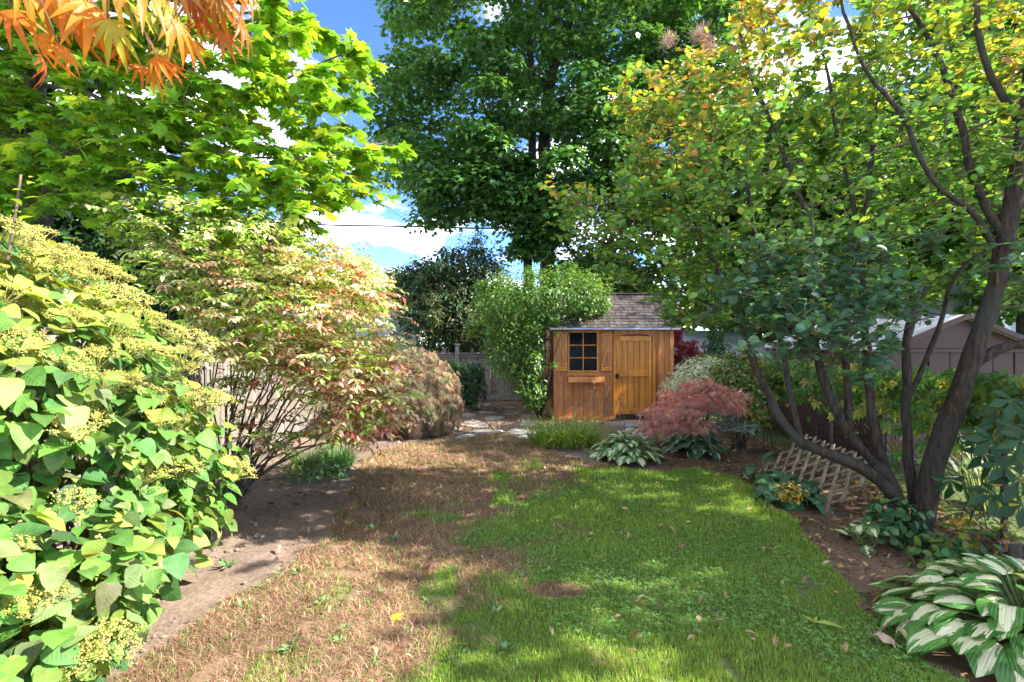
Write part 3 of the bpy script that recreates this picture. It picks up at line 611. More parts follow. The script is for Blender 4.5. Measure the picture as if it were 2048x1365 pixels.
def lattice():
    A = np.array([3.06, 4.98, .02]); o = thing('lattice_trellis', 'broken brown wooden lattice panel leaning in the bed under the tree', 'trellis', A)
    ea = nrm(np.array([.12, 1, 0])); eb = nrm(np.array([.8, .05, .62])); Nn = nrm(np.cross(ea, eb)); Ls, Lt = 1.75, .74
    def slat(p0, p1, off):
        d = nrm(p1-p0); L = np.linalg.norm(p1-p0); s_ = nrm(np.cross(Nn, d)); e = Matrix(np.stack([d, s_, Nn], 1).tolist()).to_euler()
        plank('slat', (round(L, 2), .042, .012), (p0+p1)/2+Nn*off, M_LATTICE, o, rot=e, bev=.002)
    for sg, off in ((1, .0), (-1, .014)):
        for i in range(-8, 24):
            c = i*.23+.02; ts = []          # line s = c + sg*t clipped to the panel rectangle
            lo, hi = 0.0, Lt
            if sg > 0: lo, hi = max(0, -c), min(Lt, Ls-c)
            else: lo, hi = max(0, c-Ls), min(Lt, c)
            if hi-lo < .1: continue
            lo = max(-.02, lo-.03*random.random()); hi = hi+.04*random.random()
            f = lambda t: A+ea*(c+sg*t)+eb*t
            slat(f(lo), f(hi), off)
lattice()

# ------------------------------------------------------------------ trees
def px_targets(poly, n, Ylo, Yhi, jitter=None, mind=0.0):
    """points inside a photo-pixel outline, at depths between Ylo and Yhi (functions of pixel or numbers)"""
    poly = np.array(poly, float); lo = poly.min(0); hi = poly.max(0); out = []
    while len(out) < n:
        m = n*3; x = U(lo[0], hi[0], m); y = U(lo[1], hi[1], m); k = inpoly(poly, x, y)
        for a, b in zip(x[k], y[k]):
            yl = Ylo(a, b) if callable(Ylo) else Ylo; yh = Yhi(a, b) if callable(Yhi) else Yhi
            q = P(a, b, U(yl, yh))
            if mind and out and np.min(np.linalg.norm(np.array(out)-q, axis=1)) < mind and rng.random() < .9: continue
            out.append(q)
            if len(out) >= n: break
    return np.array(out)
def clumped(centers, radii, n_each, flat=.6, hollow=.5, up_bias=.35):
    """leaf positions on the upper, outer side of flattened leaf clumps"""
    N = len(centers)*n_each; k = np.repeat(np.arange(len(centers)), n_each)
    d = nrm(rng.normal(size=(N, 3))+UP*up_bias); r = hollow+(1-hollow)*rng.random(N)**.7
    r *= 1+.35*(rng.random(N)-.5)
    p = centers[k]+d*np.stack([r, r, r*flat], 1)*radii[k][:, None]; return p, d, k

def maple_big():
    Yc = 18.0; b = P(1095, 690, Yc); b[2] = 0
    t = thing('maple_tree', 'tall dark green maple with two trunks behind the shed', 'tree', b)
    n1, r1 = limb('trunk', [P(1096, 780, Yc), P(1096, 560, Yc), P(1094, 480, Yc), P(1090, 380, Yc), P(1088, 260, Yc), P(1100, 150, Yc+.3), P(1150, 20, Yc+.8), P(1190, -160, Yc+1)], .34, .08, M_BARK, t, 24, 10)
    n2, r2 = limb('trunk', [P(1057, 780, Yc-.6), P(1056, 560, Yc-.6), P(1055, 470, Yc-.6), P(1064, 330, Yc-.5), P(1066, 200, Yc-.4), P(1060, 60, Yc-.4), P(1040, -150, Yc)], .2, .07, M_BARK, t, 22, 9)
    out = [(800, -150), (790, 20), (790, 130), (762, 190), (755, 245), (785, 300), (780, 340), (835, 375), (845, 430), (935, 400), (1020, 425), (1070, 470), (1110, 455), (1150, 425), (1230, 440), (1330, 460), (1440, 440), (1490, 250), (1500, -150)]
    def yl(a, c): return Yc-3.6*math.sqrt(max(.05, 1-((a-1130)/400)**2))
    def yh(a, c): return Yc+2.4*math.sqrt(max(.05, 1-((a-1130)/400)**2))
    tg = px_targets(out, 320, yl, yh, mind=.72)
    tg = np.concatenate([tg, np.array([P(860, 440, 17), P(900, 425, 16.5), P(780, 245, 18), P(812, 120, 17), P(1045, 440, 16), P(1100, 470, 16), P(850, 310, 16.2), P(810, 20, 17.5), P(1010, 395, 15.6), P(960, 350, 15.4), P(930, 260, 15.2), P(1000, 300, 15)])])
    low = [(840, 405), (855, 440), (930, 425), (1020, 430), (1050, 470), (1110, 480), (1130, 380), (1050, 330), (900, 330)]
    tg = np.concatenate([tg, px_targets(low, 30, 15.2, 17.5, mind=.5), px_targets([(1030, 420), (1125, 420), (1120, 500), (1085, 505), (1050, 500), (1035, 480)], 12, 16.2, 17.2)])
    pl, rr = connect(np.concatenate([n1[5:], n2[5:]]), np.concatenate([r1[5:], r2[5:]]), tg, .012, .10, 7)
    V, T = tubes(pl, rr, 5); MB().add(V, T).build('branch_network', M_BARK, t, True, 'stuff')
    rad = U(.65, 1.05, len(tg)); p, o, k = clumped(tg, rad, 215, .42, .35, .5)
    p[:, 2] -= .22*np.linalg.norm((p-tg[k])[:, :2], axis=1)**2; d, n = orient(o, .7, 1.0, .4, .6, .5); cs = 1+rng.normal(0, .16, len(tg))
    c = shades((.085, .2, .04), len(p), .2, [(.13, .26, .04), (.06, .155, .05)], .35)*cs[k][:, None]
    foliage('crown', L_MAPLE_FAR, 'mf', p, d, n, U(.12, .21, len(p)), c, M_LEAF, t, single=300, mass=L_MAPLE_SIMPLE)
maple_big()

def norway_left():
    b = P(74, 700, 7.2); b[2] = 0
    t = thing('maple_tree', 'young maple on the left with bright yellow green leaves over the shrubs', 'tree', b)
    n1, r1 = limb('trunk', [P(80, 930, 7.2), P(82, 600, 7.2), P(84, 400, 7.2), P(78, 300, 7.2), P(74, 150, 7.2), P(60, -20, 7.3), P(20, -250, 7.5)], .16, .07, M_BARK_GREY, t, 22, 10)
    n0, r0 = limb('trunk', [P(62, 650, 7.0), P(52, 300, 7.0), P(60, 200, 7.0), P(66, 130, 7.0), P(40, -100, 6.8)], .06, .035, M_BARK_GREY, t, 14, 8)
    nodes = [n1[6:], n0[5:]]; rads = [r1[6:], r0[5:]]
    for pts, a, c in [([P(84, 395, 7.1), P(105, 350, 6.9), P(160, 330, 6.7), P(300, 330, 6.2), P(400, 318, 5.9), P(520, 330, 5.6)], .045, .012),
                      ([P(86, 340, 7.1), P(140, 300, 6.8), P(250, 300, 6.4), P(340, 262, 6.1), P(430, 225, 5.9), P(520, 180, 5.7), P(640, 145, 5.6), P(695, 105, 5.5)], .04, .007),
                      ([P(86, 380, 7.1), P(150, 352, 6.9), P(320, 358, 6.2), P(480, 380, 5.8), P(640, 400, 5.6)], .035, .008),
                      ([P(76, 170, 7.1), P(160, 175, 6.6), P(300, 270, 5.8), P(420, 310, 5.3), P(560, 330, 5.3), P(690, 300, 5.4), P(775, 285, 5.5)], .035, .006),
                      ([P(74, 90, 7.2), P(200, 90, 6.5), P(380, 175, 5.9), P(480, 185, 5.6), P(600, 190, 5.6)], .035, .008),
                      ([P(70, 0, 7.2), P(220, 20, 6.4), P(400, 40, 6), P(560, 20, 5.8)], .04, .008)]:
        p, r = limb('limb', pts, a, c, M_BARK_GREY, t, 16, 6, wob=.015); nodes.append(p); rads.append(r)
    out = [(-120, -150), (540, -150), (575, 40), (700, 80), (712, 110), (650, 160), (680, 210), (690, 260), (770, 285), (740, 330), (700, 330), (712, 380), (640, 400), (600, 440), (520, 470), (380, 450), (240, 420), (150, 400), (-100, 420)]
    def yl(a, c): return 4.7+.8*max(0, (300-a)/400)
    tg = px_targets(out, 620, yl, lambda a, c: 7.2, mind=.17)
    tg = np.concatenate([tg, [P(x, y, 5.5) for x, y in [(705, 100), (690, 85), (715, 105), (760, 285), (735, 300), (725, 380), (700, 345), (660, 70), (680, 160), (690, 200), (700, 320), (670, 395), (600, 35)]]])
    pl, rr = connect(np.concatenate(nodes), np.concatenate(rads), tg, .004, .05, 6, .5)
    V, T = tubes(pl, rr, 4); mb = MB().add(V, T)
    S = np.repeat(np.arange(len(tg)), 3); d0 = nrm(np.stack([U(-.2, 1.2, len(S)), U(-1.1, .5, len(S)), U(-.25, .3, len(S))], 1))
    p, ld, ln, tw, k = sprays(tg[S]-d0*.1, d0, U(.28, .5, len(S)), 8, .3, .9, .5, .45, .35, .35)
    V, T = tubes(tw, np.linspace(.0035, .0015, 4), 3); mb.add(V, T); mb.build('branch_network', M_TWIG, t, True, 'stuff')
    p[:, 2] -= .03
    c = shades((.2, .39, .03), len(p), .2, [(.3, .46, .035), (.4, .48, .04), (.15, .32, .04)], .5)
    foliage('crown', L_MAPLE, 'mn', p, ld, ln, U(.10, .155, len(p)), c, M_LEAF_THIN, t, single=300, mass=L_MAPLE_FAR)
norway_left()

def smoke_bush():
    b = G(1838, 1088); t = thing('smoke_bush', 'large spreading smoke bush with many dark curved stems on the right', 'tree', b)
    Yb = b[1]; nodes = []; rads = []
    def st(pts, r0, r1, n=18, sides=9, nm='stem'):
        p, r = limb(nm, [P(*q) for q in pts], r0*.55, r1*.58, M_BARK, t, n, sides, wob=.006); nodes.append(p[3:]); rads.append(r[3:])
    st([(1838, 1110, Yb), (1842, 1020, Yb), (1858, 950, Yb), (1895, 850, Yb-.05), (1945, 720, Yb-.1), (1990, 570, Yb-.2), (2018, 450, Yb-.25), (2040, 330, Yb-.3), (2062, 150, Yb-.3), (2075, -80, Yb-.4)], .165, .06, 26, 12)
    st([(1800, 1070, Yb+.05), (1795, 1010, Yb+.05), (1778, 960, Yb+.1), (1745, 930, Yb+.1)], .15, .1, 10, 10)
    st([(1795, 1010, Yb+.05), (1760, 955, Yb), (1700, 922, Yb-.05), (1640, 905, Yb), (1598, 895, Yb+.05), (1570, 860, Yb+.1), (1530, 775, Yb+.2), (1500, 715, Yb+.3), (1480, 640, Yb+.4), (1440, 560, Yb+.5), (1410, 470, Yb+.6)], .1, .022, 24, 10)
    st([(1605, 897, Yb+.05), (1590, 830, Yb+.2), (1575, 760, Yb+.3), (1560, 690, Yb+.4), (1550, 600, Yb+.5), (1510, 480, Yb+.6), (1490, 330, Yb+.6)], .05, .02)
    st([(1760, 940, Yb+.1), (1710, 885, Yb+.1), (1672, 840, Yb+.15), (1645, 770, Yb+.2), (1630, 700, Yb+.3), (1600, 560, Yb+.4), (1639, 497, Yb+.4), (1600, 400, Yb+.4), (1560, 290, Yb+.4), (1498, 145, Yb+.5), (1470, 20, Yb+.5)], .075, .02, 24)
    st([(1702, 870, Yb+.15), (1690, 810, Yb+.25), (1694, 740, Yb+.3), (1690, 620, Yb+.4), (1717, 435, Yb+.4), (1690, 330, Yb+.4), (1668, 232, Yb+.4), (1640, 60, Yb+.5)], .06, .02, 20)
    st([(1775, 950, Yb+.15), (1752, 890, Yb+.2), (1736, 790, Yb+.25), (1730, 640, Yb+.3), (1722, 500, Yb+.35), (1740, 350, Yb+.4), (1760, 180, Yb+.4)], .075, .025, 20)
    st([(1828, 1010, Yb+.12), (1815, 900, Yb+.15), (1812, 780, Yb+.15), (1816, 680, Yb+.15), (1828, 610, Yb+.15), (1850, 575, Yb+.1)], .075, .05, 16)
    st([(1816, 800, Yb+.15), (1850, 735, Yb+.2), (1872, 670, Yb+.2), (1900, 570, Yb+.2), (1930, 520, Yb+.2), (1990, 500, Yb+.3)], .042, .025, 14)
    st([(1850, 960, Yb+.1), (1880, 880, Yb+.15), (1905, 800, Yb+.1), (1935, 735, Yb)], .07, .06, 10)
    st([(1942, 735, Yb-.1), (1990, 700, Yb-.15), (2048, 688, Yb-.2), (2120, 660, Yb-.3)], .075, .05, 10)
    st([(2012, 475, Yb-.25), (1958, 390, Yb-.2), (1930, 300, Yb-.2), (1905, 190, Yb-.15), (1870, 90, Yb-.1), (1810, 10, Yb-.1), (1780, -90, Yb)], .06, .025, 18)
    st([(2000, 530, Yb-.2), (1958, 422, Yb-.3), (1880, 385, Yb-.4), (1830, 310, Yb-.45), (1800, 200, Yb-.5), (1740, 170, Yb-.5), (1697, 70, Yb-.5), (1670, -60, Yb-.5)], .045, .016, 20)
    st([(2036, 240, Yb-.3), (1980, 160, Yb-.3), (1962, 104, Yb-.3), (1955, 0, Yb-.3), (1950, -100, Yb-.3)], .05, .025, 12)
    st([(1480, 640, Yb+.4), (1400, 600, Yb+.7), (1320, 560, Yb+.9), (1240, 520, Yb+1.1), (1150, 440, Yb+1.3), (1090, 375, Yb+1.4)], .026, .006, 16, 7)
    st([(1440, 560, Yb+.5), (1390, 450, Yb+.8), (1350, 330, Yb+.9), (1320, 240, Yb+1), (1270, 190, Yb+1)], .022, .006, 14, 7)
    N_ = np.concatenate(nodes); R_ = np.concatenate(rads)
    out = [(1250, 140), (1300, 170), (1360, 110), (1430, 90), (1480, 20), (1500, -160), (2100, -160), (2120, 640), (1960, 610), (1900, 560), (1850, 640), (1760, 690), (1660, 700), (1520, 690), (1420, 700), (1330, 640), (1270, 590), (1230, 540), (1130, 470), (1070, 380), (1110, 370), (1200, 430), (1250, 380), (1230, 300), (1235, 200)]
    tg = px_targets(out, 720, lambda a, c: 3.75+.9*np.clip((1560-a)/400, 0, 1), lambda a, c: 6.0+.5*np.clip((1560-a)/400, 0, 1), mind=.17)
    near = [(1440, 560), (1560, 500), (1700, 480), (1840, 560), (1800, 640), (1760, 770), (1690, 760), (1640, 700), (1500, 740), (1450, 690)]
    tg = np.concatenate([tg, px_targets(near, 60, 3.6, 4.4, mind=.12)])
    tg = np.concatenate([tg, px_targets([(1240, 180), (1330, 150), (1450, 200), (1450, 650), (1330, 640), (1240, 580), (1190, 500), (1120, 430), (1080, 380), (1130, 380), (1230, 400)], 150, 4.6, 6.0, mind=.12)])
    # shade canopy of the same bush above and right of the view
    top = np.stack([U(2.2, 6.0, 70), U(3.0, 6.4, 70), U(3.2, 4.9, 70)], 1); tg = np.concatenate([tg, top]); tg = tg[tg[:, 2] < 5.0+.12*(tg[:, 0]-2)]
    pl, rr = connect(N_, R_, tg, .004, .06, 6, .5); V, T = tubes(pl, rr, 4); mb = MB().add(V, T)
    S = np.repeat(np.arange(len(tg)), 3); d0 = nrm(np.stack([U(-1, .6, len(S)), U(-.9, .7, len(S)), U(-.05, .95, len(S))], 1))
    p, ld, ln, tw, k = sprays(tg[S]-d0*.08, d0, U(.2, .36, len(S)), 8, .05, 1.0, .55, .1, .4, .45)
    V, T = tubes(tw, np.linspace(.004, .0018, 4), 3); mb.add(V, T); mb.build('branch_network', M_TWIG, t, True, 'stuff')
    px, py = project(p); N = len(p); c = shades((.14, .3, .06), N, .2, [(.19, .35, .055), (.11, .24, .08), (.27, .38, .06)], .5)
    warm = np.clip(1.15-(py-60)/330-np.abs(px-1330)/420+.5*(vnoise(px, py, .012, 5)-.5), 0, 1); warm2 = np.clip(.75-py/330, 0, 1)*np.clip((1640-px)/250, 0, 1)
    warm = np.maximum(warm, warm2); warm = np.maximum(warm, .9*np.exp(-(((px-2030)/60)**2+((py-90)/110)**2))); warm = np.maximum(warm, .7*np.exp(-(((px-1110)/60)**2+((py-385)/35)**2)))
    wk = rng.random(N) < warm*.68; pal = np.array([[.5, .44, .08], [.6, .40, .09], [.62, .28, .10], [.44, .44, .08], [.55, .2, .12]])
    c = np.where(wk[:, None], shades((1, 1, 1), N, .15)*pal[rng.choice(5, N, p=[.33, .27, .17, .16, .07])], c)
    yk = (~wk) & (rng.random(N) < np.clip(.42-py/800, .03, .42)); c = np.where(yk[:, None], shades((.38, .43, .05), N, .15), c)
    nb = (py > 470) & (p[:, 1] < 4.3); c = np.where((nb & ~wk)[:, None], shades((.09, .19, .105), N, .15), c)  # low near leaves: bluish sky reflection put into the leaf colour
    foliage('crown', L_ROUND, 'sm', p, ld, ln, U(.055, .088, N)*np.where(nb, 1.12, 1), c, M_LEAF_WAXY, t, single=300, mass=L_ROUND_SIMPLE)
    # smoky seed plumes
    mb = MB(); pts = []
    for x, y, s in [(1400, 75, .16), (1335, 85, .1), (1420, 95, .12)]:
        q = P(x, y, 5.4); m = 160; d = nrm(rng.normal(size=(m, 3))+np.array([0, 0, .7])); a = q+rng.normal(0, .03, (m, 3)); L_ = U(.4, 1, m)*s
        pts.append(np.stack([a, a+d*L_[:, None]*.5, a+d*L_[:, None]], 1))
    V, T = tubes(np.concatenate(pts), np.array([.0012, .0012, .0008]), 3); mb.add(V, T, (.55, .33, .28)); mb.build('seed_plume', M_DRY, t, False, 'stuff')
smoke_bush()

def far_tree(name, label, base, h, rx, rz, zc, n_cl, n_leaf, col, size, mat=None, cr=.8, flat=.6, ry=None, tmpl=L_FAR, cat='tree', r0=.18, mix=None, group=None, low=.05):
    base = np.array(base, float); t = thing(name, label, cat, base, group)
    nd, rd = limb('trunk', [base-UP*.1, base+UP*h*.3+rng.normal(0, .1, 3), base+UP*h*.6+rng.normal(0, .15, 3), base+UP*h*.9], r0, r0*.25, M_BARK, t, 14, 8)
    d = nrm(rng.normal(size=(n_cl*2, 3))); r = rng.random(n_cl*2)**.45; ry = ry or rx
    c = base+np.array([0, 0, zc])+d*np.stack([r*rx, r*ry, r*rz], 1); c = c[c[:, 2] > base[2]+low][:n_cl]
    pl, rr = connect(nd[3:], rd[3:], c, .012, .08, 6); V, T = tubes(pl, rr, 4); MB().add(V, T).build('branch_network', M_BARK, t, True, 'stuff')
    p, o, k = clumped(c, U(.75, 1.3, len(c))*cr, n_leaf, flat, .35, .25); dd, n = orient(o, .8, .7, .5, .4, .6)
    cc = shades(col, len(p), .2, mix, .35)*(1+rng.normal(0, .15, len(c)))[k][:, None]
    foliage('crown', tmpl, 'ft', p, dd, n, U(.9, 1.6, len(p))*size, cc, mat or M_LEAF, t)
    return t
Gn = 'trees beyond the garden fences'
far_tree('broadleaf_tree', 'sunlit green tree filling the gap behind the smoke bush', (8.5, 15.5, 0), 9, 3.8, 4.2, 5.2, 230, 130, (.15, .27, .035), .2, cr=.8, group=Gn, mix=[(.2, .3, .04), (.09, .18, .04)])
far_tree('broadleaf_tree', 'tall dark tree at the upper right behind the brown metal shed', (13.5, 13.5, 0), 12, 4.2, 5.2, 7.2, 220, 120, (.08, .18, .035), .2, cr=.85, group=Gn)
far_tree('broadleaf_tree', 'green tree overhanging the chain link fence at the right edge', (9.6, 7.6, 0), 8.5, 2.7, 2.6, 5.9, 110, 120, (.09, .19, .035), .16, cr=.6, group=Gn, mix=[(.2, .28, .04)])
far_tree('broadleaf_tree', 'leafy tree standing right of the fence just outside the picture', (8.8, 3.0, 0), 8, 2.2, 2.0, 5.4, 40, 100, (.09, .19, .035), .16, cr=.6, group=Gn)
far_tree('broadleaf_tree', 'mid green tree low behind the big maple and above the shed roof', (4.2, 19.5, 0), 6, 3.0, 2.2, 3.6, 90, 110, (.1, .2, .04), .18, cr=.7, group=Gn, mix=[(.17, .27, .04)])
far_tree('broadleaf_tree', 'pale yellow green sunlit tree in the gap below the cable', P(715, 700, 24)*np.array([1, 1, 0]), 5.2, 2.4, 2.2, 3.4, 90, 90, (.3, .36, .1), .17, cr=.6, group=Gn, mix=[(.38, .38, .12), (.22, .3, .08)])
far_tree('broadleaf_tree', 'small yellow green tree left of the dark shrub behind the back fence', P(850, 700, 27)*np.array([1, 1, 0]), 5.2, 2.0, 2.0, 3.6, 60, 90, (.26, .33, .07), .18, cr=.6, group=Gn, mix=[(.34, .36, .08)])
far_tree('broadleaf_tree', 'distant green tree seen between the yellow tree and the left maple', P(600, 700, 30)*np.array([1, 1, 0]), 5.5, 3.6, 2.2, 3.0, 80, 90, (.12, .2, .06), .22, cr=.8, group=Gn)
far_tree('evergreen_tree', 'very dark evergreen behind the left maple trunk', (-9.2, 9.4, 0), 9, 2.0, 4.6, 4.4, 120, 120, (.025, .06, .022), .17, cr=.7, group=Gn, r0=.2)
far_tree('evergreen_tree', 'dark green hedge tree behind the pale fence and the left shrubs', (-6.0, 10.8, 0), 4.6, 2.0, 1.9, 2.4, 80, 130, (.03, .075, .025), .15, cr=.6, group=Gn)
far_tree('evergreen_tree', 'dark evergreen mass low behind the left maple trunk', (-7.3, 8.8, 0), 4.4, 1.5, 1.9, 2.3, 70, 130, (.03, .075, .025), .14, cr=.55, group=Gn)
far_tree('evergreen_tree', 'dark evergreen just over the pale fence behind the burning bush', (-5.1, 7.9, 0), 3.6, 1.1, 1.5, 2.1, 60, 120, (.03, .08, .025), .12, cr=.5, group=Gn)
far_tree('broadleaf_tree', 'distant tree line crown left of the far house', (-19, 33, 0), 7, 7, 3, 3.6, 110, 90, (.1, .18, .05), .3, cr=1.1, group=Gn)
far_tree('broadleaf_tree', 'distant tree crown far behind the big maple trunks', (3, 38, 0), 7, 8, 3, 3.4, 120, 90, (.12, .2, .05), .32, cr=1.2, group=Gn)
far_tree('broadleaf_tree', 'distant tree crown at the far right beyond the metal shed', (20, 30, 0), 10, 8, 5, 5, 140, 90, (.1, .19, .05), .32, cr=1.3, group=Gn)
far_tree('dark_shrub', 'dark green shrub with bronze tips behind the grey back fence', P(905, 700, 16)*np.array([1, 1, 0]), 4.4, 1.75, 1.75, 2.95, 90, 120, (.035, .09, .03), .12, cr=.5, cat='shrub', r0=.09, mix=[(.12, .09, .045), (.05, .11, .035)], tmpl=L_SMALL, low=1.1)

# ------------------------------------------------------------------ shrubs
def shrub(name, label, base, blobs, n, tmpl, key, size, col, mat, mix=None, amt=.3, single=0, out=.9, up=.8, rnd=.45, down=.4, drnd=.6, thick=.5, stems=10, bump=.15, var=.2, cat='shrub', cut=.7, sname='leaf', stem_r=.012, sprouts=0, sl=.35, ragged=0):
    if ragged:
        q_, o_ = shell(blobs, ragged, .15, .3, .9); m_ = np.mean([np.mean(b[3:6]) for b in blobs]); blobs = list(blobs)+[(*(a+b*.12*m_), *(U(.2, .42, 3)*m_), 1.3) for a, b in zip(q_, o_)]
    t = thing(name, label, cat, base); p, o = shell(blobs, n, thick, bump, cut); d, nn_ = orient(o, out, up, rnd, down, drnd)
    sz_ = U(size[0], size[1], len(p))
    if sprouts:
        k = rng.choice(len(p), sprouts); dd = nrm(o[k]+UP*.35+rng.normal(0, .35, (sprouts, 3))); q_, ld_, ln_, tw_, _ = sprays(p[k]-dd*.1, dd, U(.5, 1.1, sprouts)*sl, 9, .15, .9, .6, .2, .3, .4)
        p = np.concatenate([p, q_]); d = np.concatenate([d, ld_]); nn_ = np.concatenate([nn_, ln_]); sz_ = np.r_[sz_, U(size[0], size[1], len(q_))*.9]
        V, T = tubes(tw_, np.linspace(.006, .002, 4), 3); MB().add(V, T).build('sprout_cluster', M_TWIG, t, True, 'stuff')
    c = shades(col, len(p), var, mix, amt)
    if stems:
        B = np.array(base, float); k = rng.choice(len(p), stems); e = p[k]; s = np.linspace(0, 1, 7)[None, :, None]
        mid = (B+e)/2+np.stack([np.zeros(stems), np.zeros(stems), np.full(stems, .15)], 1)+rng.normal(0, .05, (stems, 3)); b0 = B+rng.normal(0, .04, (stems, 3))*np.array([1, 1, 0])
        q = (1-s)**2*b0[:, None]+2*s*(1-s)*mid[:, None]+s*s*e[:, None]; V, T = tubes(q, np.linspace(stem_r, stem_r*.3, 7), 5); MB().add(V, T).build('stem_cluster', M_BARK, t, True, 'stuff')
    foliage('foliage', tmpl, key, p, d, nn_, sz_, c, mat, t, single=single, single_name=sname); return t

def hydrangea():
    base = np.array([-2.75, 2.9, 0.0]); t = thing('climbing_hydrangea', 'big hydrangea with heart shaped leaves and yellowish faded flower heads at left', 'shrub', base)
    B = [(-3.1, 3.0, 1.0, 1.18, 1.2, 1.12, 1.3), (-2.55, 2.75, .75, .64, .8, .72), (-3.0, 2.5, 1.4, .8, .7, .75), (-2.1, 2.35, .62, .45, .4, .28, 1.0), (-1.95, 2.15, .42, .3, .3, .2, 1.1), (-2.3, 1.9, .8, .4, .45, .45), (-3.3, 3.4, 1.7, .8, .8, .62), (-2.95, 2.55, 1.9, .55, .6, .42, 1.2), (-2.55, 2.9, 1.5, .55, .6, .42), 
         (-2.0, 2.85, .66, .27, .35, .17, 1.0), (-2.35, 3.1, 1.0, .52, .55, .42, 1.0)]
    p, o = shell(B, 8200, .5, .25, .78); k = p[:, 1] < 3.9; p, o = p[k], o[k]
    d, n = orient(o, .7, .95, .5, .6, .6); N = len(p)
    px, py = project(p); yl = np.clip((780-py)/420+.5*(vnoise(p[:, 0], p[:, 2], 3, 6)-.5), 0, .75)
    c = shades((.1, .225, .04), N, .28, [(.16, .28, .045), (.06, .155, .04), (.24, .32, .055), (.2, .26, .09)], .6); yk = rng.random(N) < yl
    c = np.where(yk[:, None], shades((.34, .36, .06), N, .22, [(.25, .33, .05)], .4), c); bk = rng.random(N) < .02; c = np.where(bk[:, None], shades((.5, .36, .06), N, .15), c)
    foliage('foliage', L_HEART, 'hy', p, d, n, (.06+.055*rng.random(N)**1.2)*np.clip(1.25-.1*(p[:, 1]-1.6), .95, 1.2), c, M_VEIN, t, single=300)
    # stems
    ks = rng.choice(N, 60); e = p[ks]-o[ks]*.08; s = np.linspace(0, 1, 8)[None, :, None]; b0 = base+rng.normal(0, .18, (60, 3))*np.array([1, 1, 0]); mid = (b0+e)/2+UP*.3
    q = (1-s)**2*b0[:, None]+2*s*(1-s)*mid[:, None]+s*s*e[:, None]; V, T = tubes(q, np.linspace(.014, .004, 8), 5); MB().add(V, T, (1.2, .8, .6)).build('stem_cluster', M_TWIG, t, True, 'stuff')
    Vt, Tt = tubes(smooth_path([P(15, 520, 2.5), P(30, 440, 2.5), P(42, 350, 2.5)], 8), np.linspace(.008, .005, 8), 6); MB().add(Vt, Tt, (1.6, .9, .6)).build('stem', M_TWIG, t, True)
    tp = np.array([P(35+4*i, 440-14*i, 2.5) for i in range(7)]); an = np.arange(7)*2.4; td = np.stack([np.cos(an), np.sin(an)*.6, np.full(7, .35)], 1)
    foliage('foliage_tip', L_OVAL, 'hyt', tp, td, nrm(UP+td*.2), np.linspace(.08, .05, 7), shades((.3, .42, .06), 7, .1), M_LEAF, t, single=7)
    # flower heads: a few shapes, shared
    heads = []
    for v in range(4):
        mb = MB(); m = 16; R = .105; an = np.arange(m)*2.4; rr = np.sqrt((np.arange(m)+.5)/m)*R; end = np.stack([rr*np.cos(an), rr*np.sin(an), .045-2.2*rr**2+rng.normal(0, .004, m)], 1)
        s = np.linspace(0, 1, 4)[None, :, None]; st = np.array([0, 0, -.05]); q = st+(end-st)[:, None]*s; q[..., 2] -= .012*np.sin(np.pi*s[..., 0]); V, T = tubes(q, .0016, 3); mb.add(V, T, (.42, .40, .12))
        f = 22; pos = np.repeat(end, f, 0)+rng.normal(0, .012, (m*f, 3))*np.array([1, 1, .45])+UP*.008; nf = len(pos); sz = U(.003, .0056, nf)
        oc = np.array([(1, 0, 0), (-1, 0, 0), (0, 1, 0), (0, -1, 0), (0, 0, 1.0)]); V = (pos[:, None]+oc[None]*sz[:, None, None]).reshape(-1, 3); T = (np.array([(0, 2, 4), (2, 1, 4), (1, 3, 4), (3, 0, 4)])[None]+(np.arange(nf)*5)[:, None, None]).reshape(-1, 3)
        mb.add(V, T, np.repeat(shades((.42, .39, .09), nf, .18, [(.3, .33, .07), (.5, .36, .12)], .4), 5, 0))
        s2 = np.repeat(end, 6, 0); e2 = s2+rng.normal(0, .012, s2.shape)*np.array([1, 1, .4])+UP*.008; V, T = tubes(np.stack([s2-UP*.01, e2], 1), .0009, 3); mb.add(V, T, (.42, .42, .14))
        me = trimesh('flower_head', np.concatenate(mb.V), np.concatenate(mb.T), np.concatenate(mb.C)); me.materials.append(M_DRY if v > 5 else M_LEAF); heads.append(me)
    hp = [(20, 470), (65, 475), (100, 510), (150, 530), (195, 545), (235, 560), (60, 520), (110, 545), (170, 560), (210, 600), (260, 600), (290, 640), (330, 660), (150, 640), (90, 630), (220, 660), (260, 700), (310, 710), (350, 740), (190, 720), (130, 740), (240, 770), (290, 790), (340, 800), (370, 720), (385, 690), (20, 590), (40, 690), (150, 860), (170, 840), (330, 800), (400, 805), (430, 800), (350, 850), (470, 940), (300, 950), (360, 940), (150, 1010), (75, 1210), (160, 1310), (220, 1290), (10, 1090)]
    for i, (x, y) in enumerate(hp):
        ray = nrm(P(x, y, 1.0)-np.array([0, 0, H])); w_ = p-np.array([0, 0, H]); tt = w_@ray; dist = np.linalg.norm(w_-tt[:, None]*ray, axis=1); c_ = (dist < .09)
        td_ = np.percentile(tt[c_], 12) if c_.sum() > 3 else 3.2
        q = np.array([0, 0, H])+ray*(td_-.045); nd = np.argmin(np.linalg.norm(p-q, axis=1)); z = Vector(nrm(o[nd]*.55+UP*.9+rng.normal(0, .2, 3)))
        ob = bpy.data.objects.new('flower_head', heads[i % 4]); COL.objects.link(ob); ob.parent = t; ob.rotation_mode = 'QUATERNION'; ob.rotation_quaternion = z.to_track_quat('Z', 'Y'); ob.location = Vector(q)-Vector(t.location); s = random.uniform(.8, 1.3); ob.scale = (s, s, s)
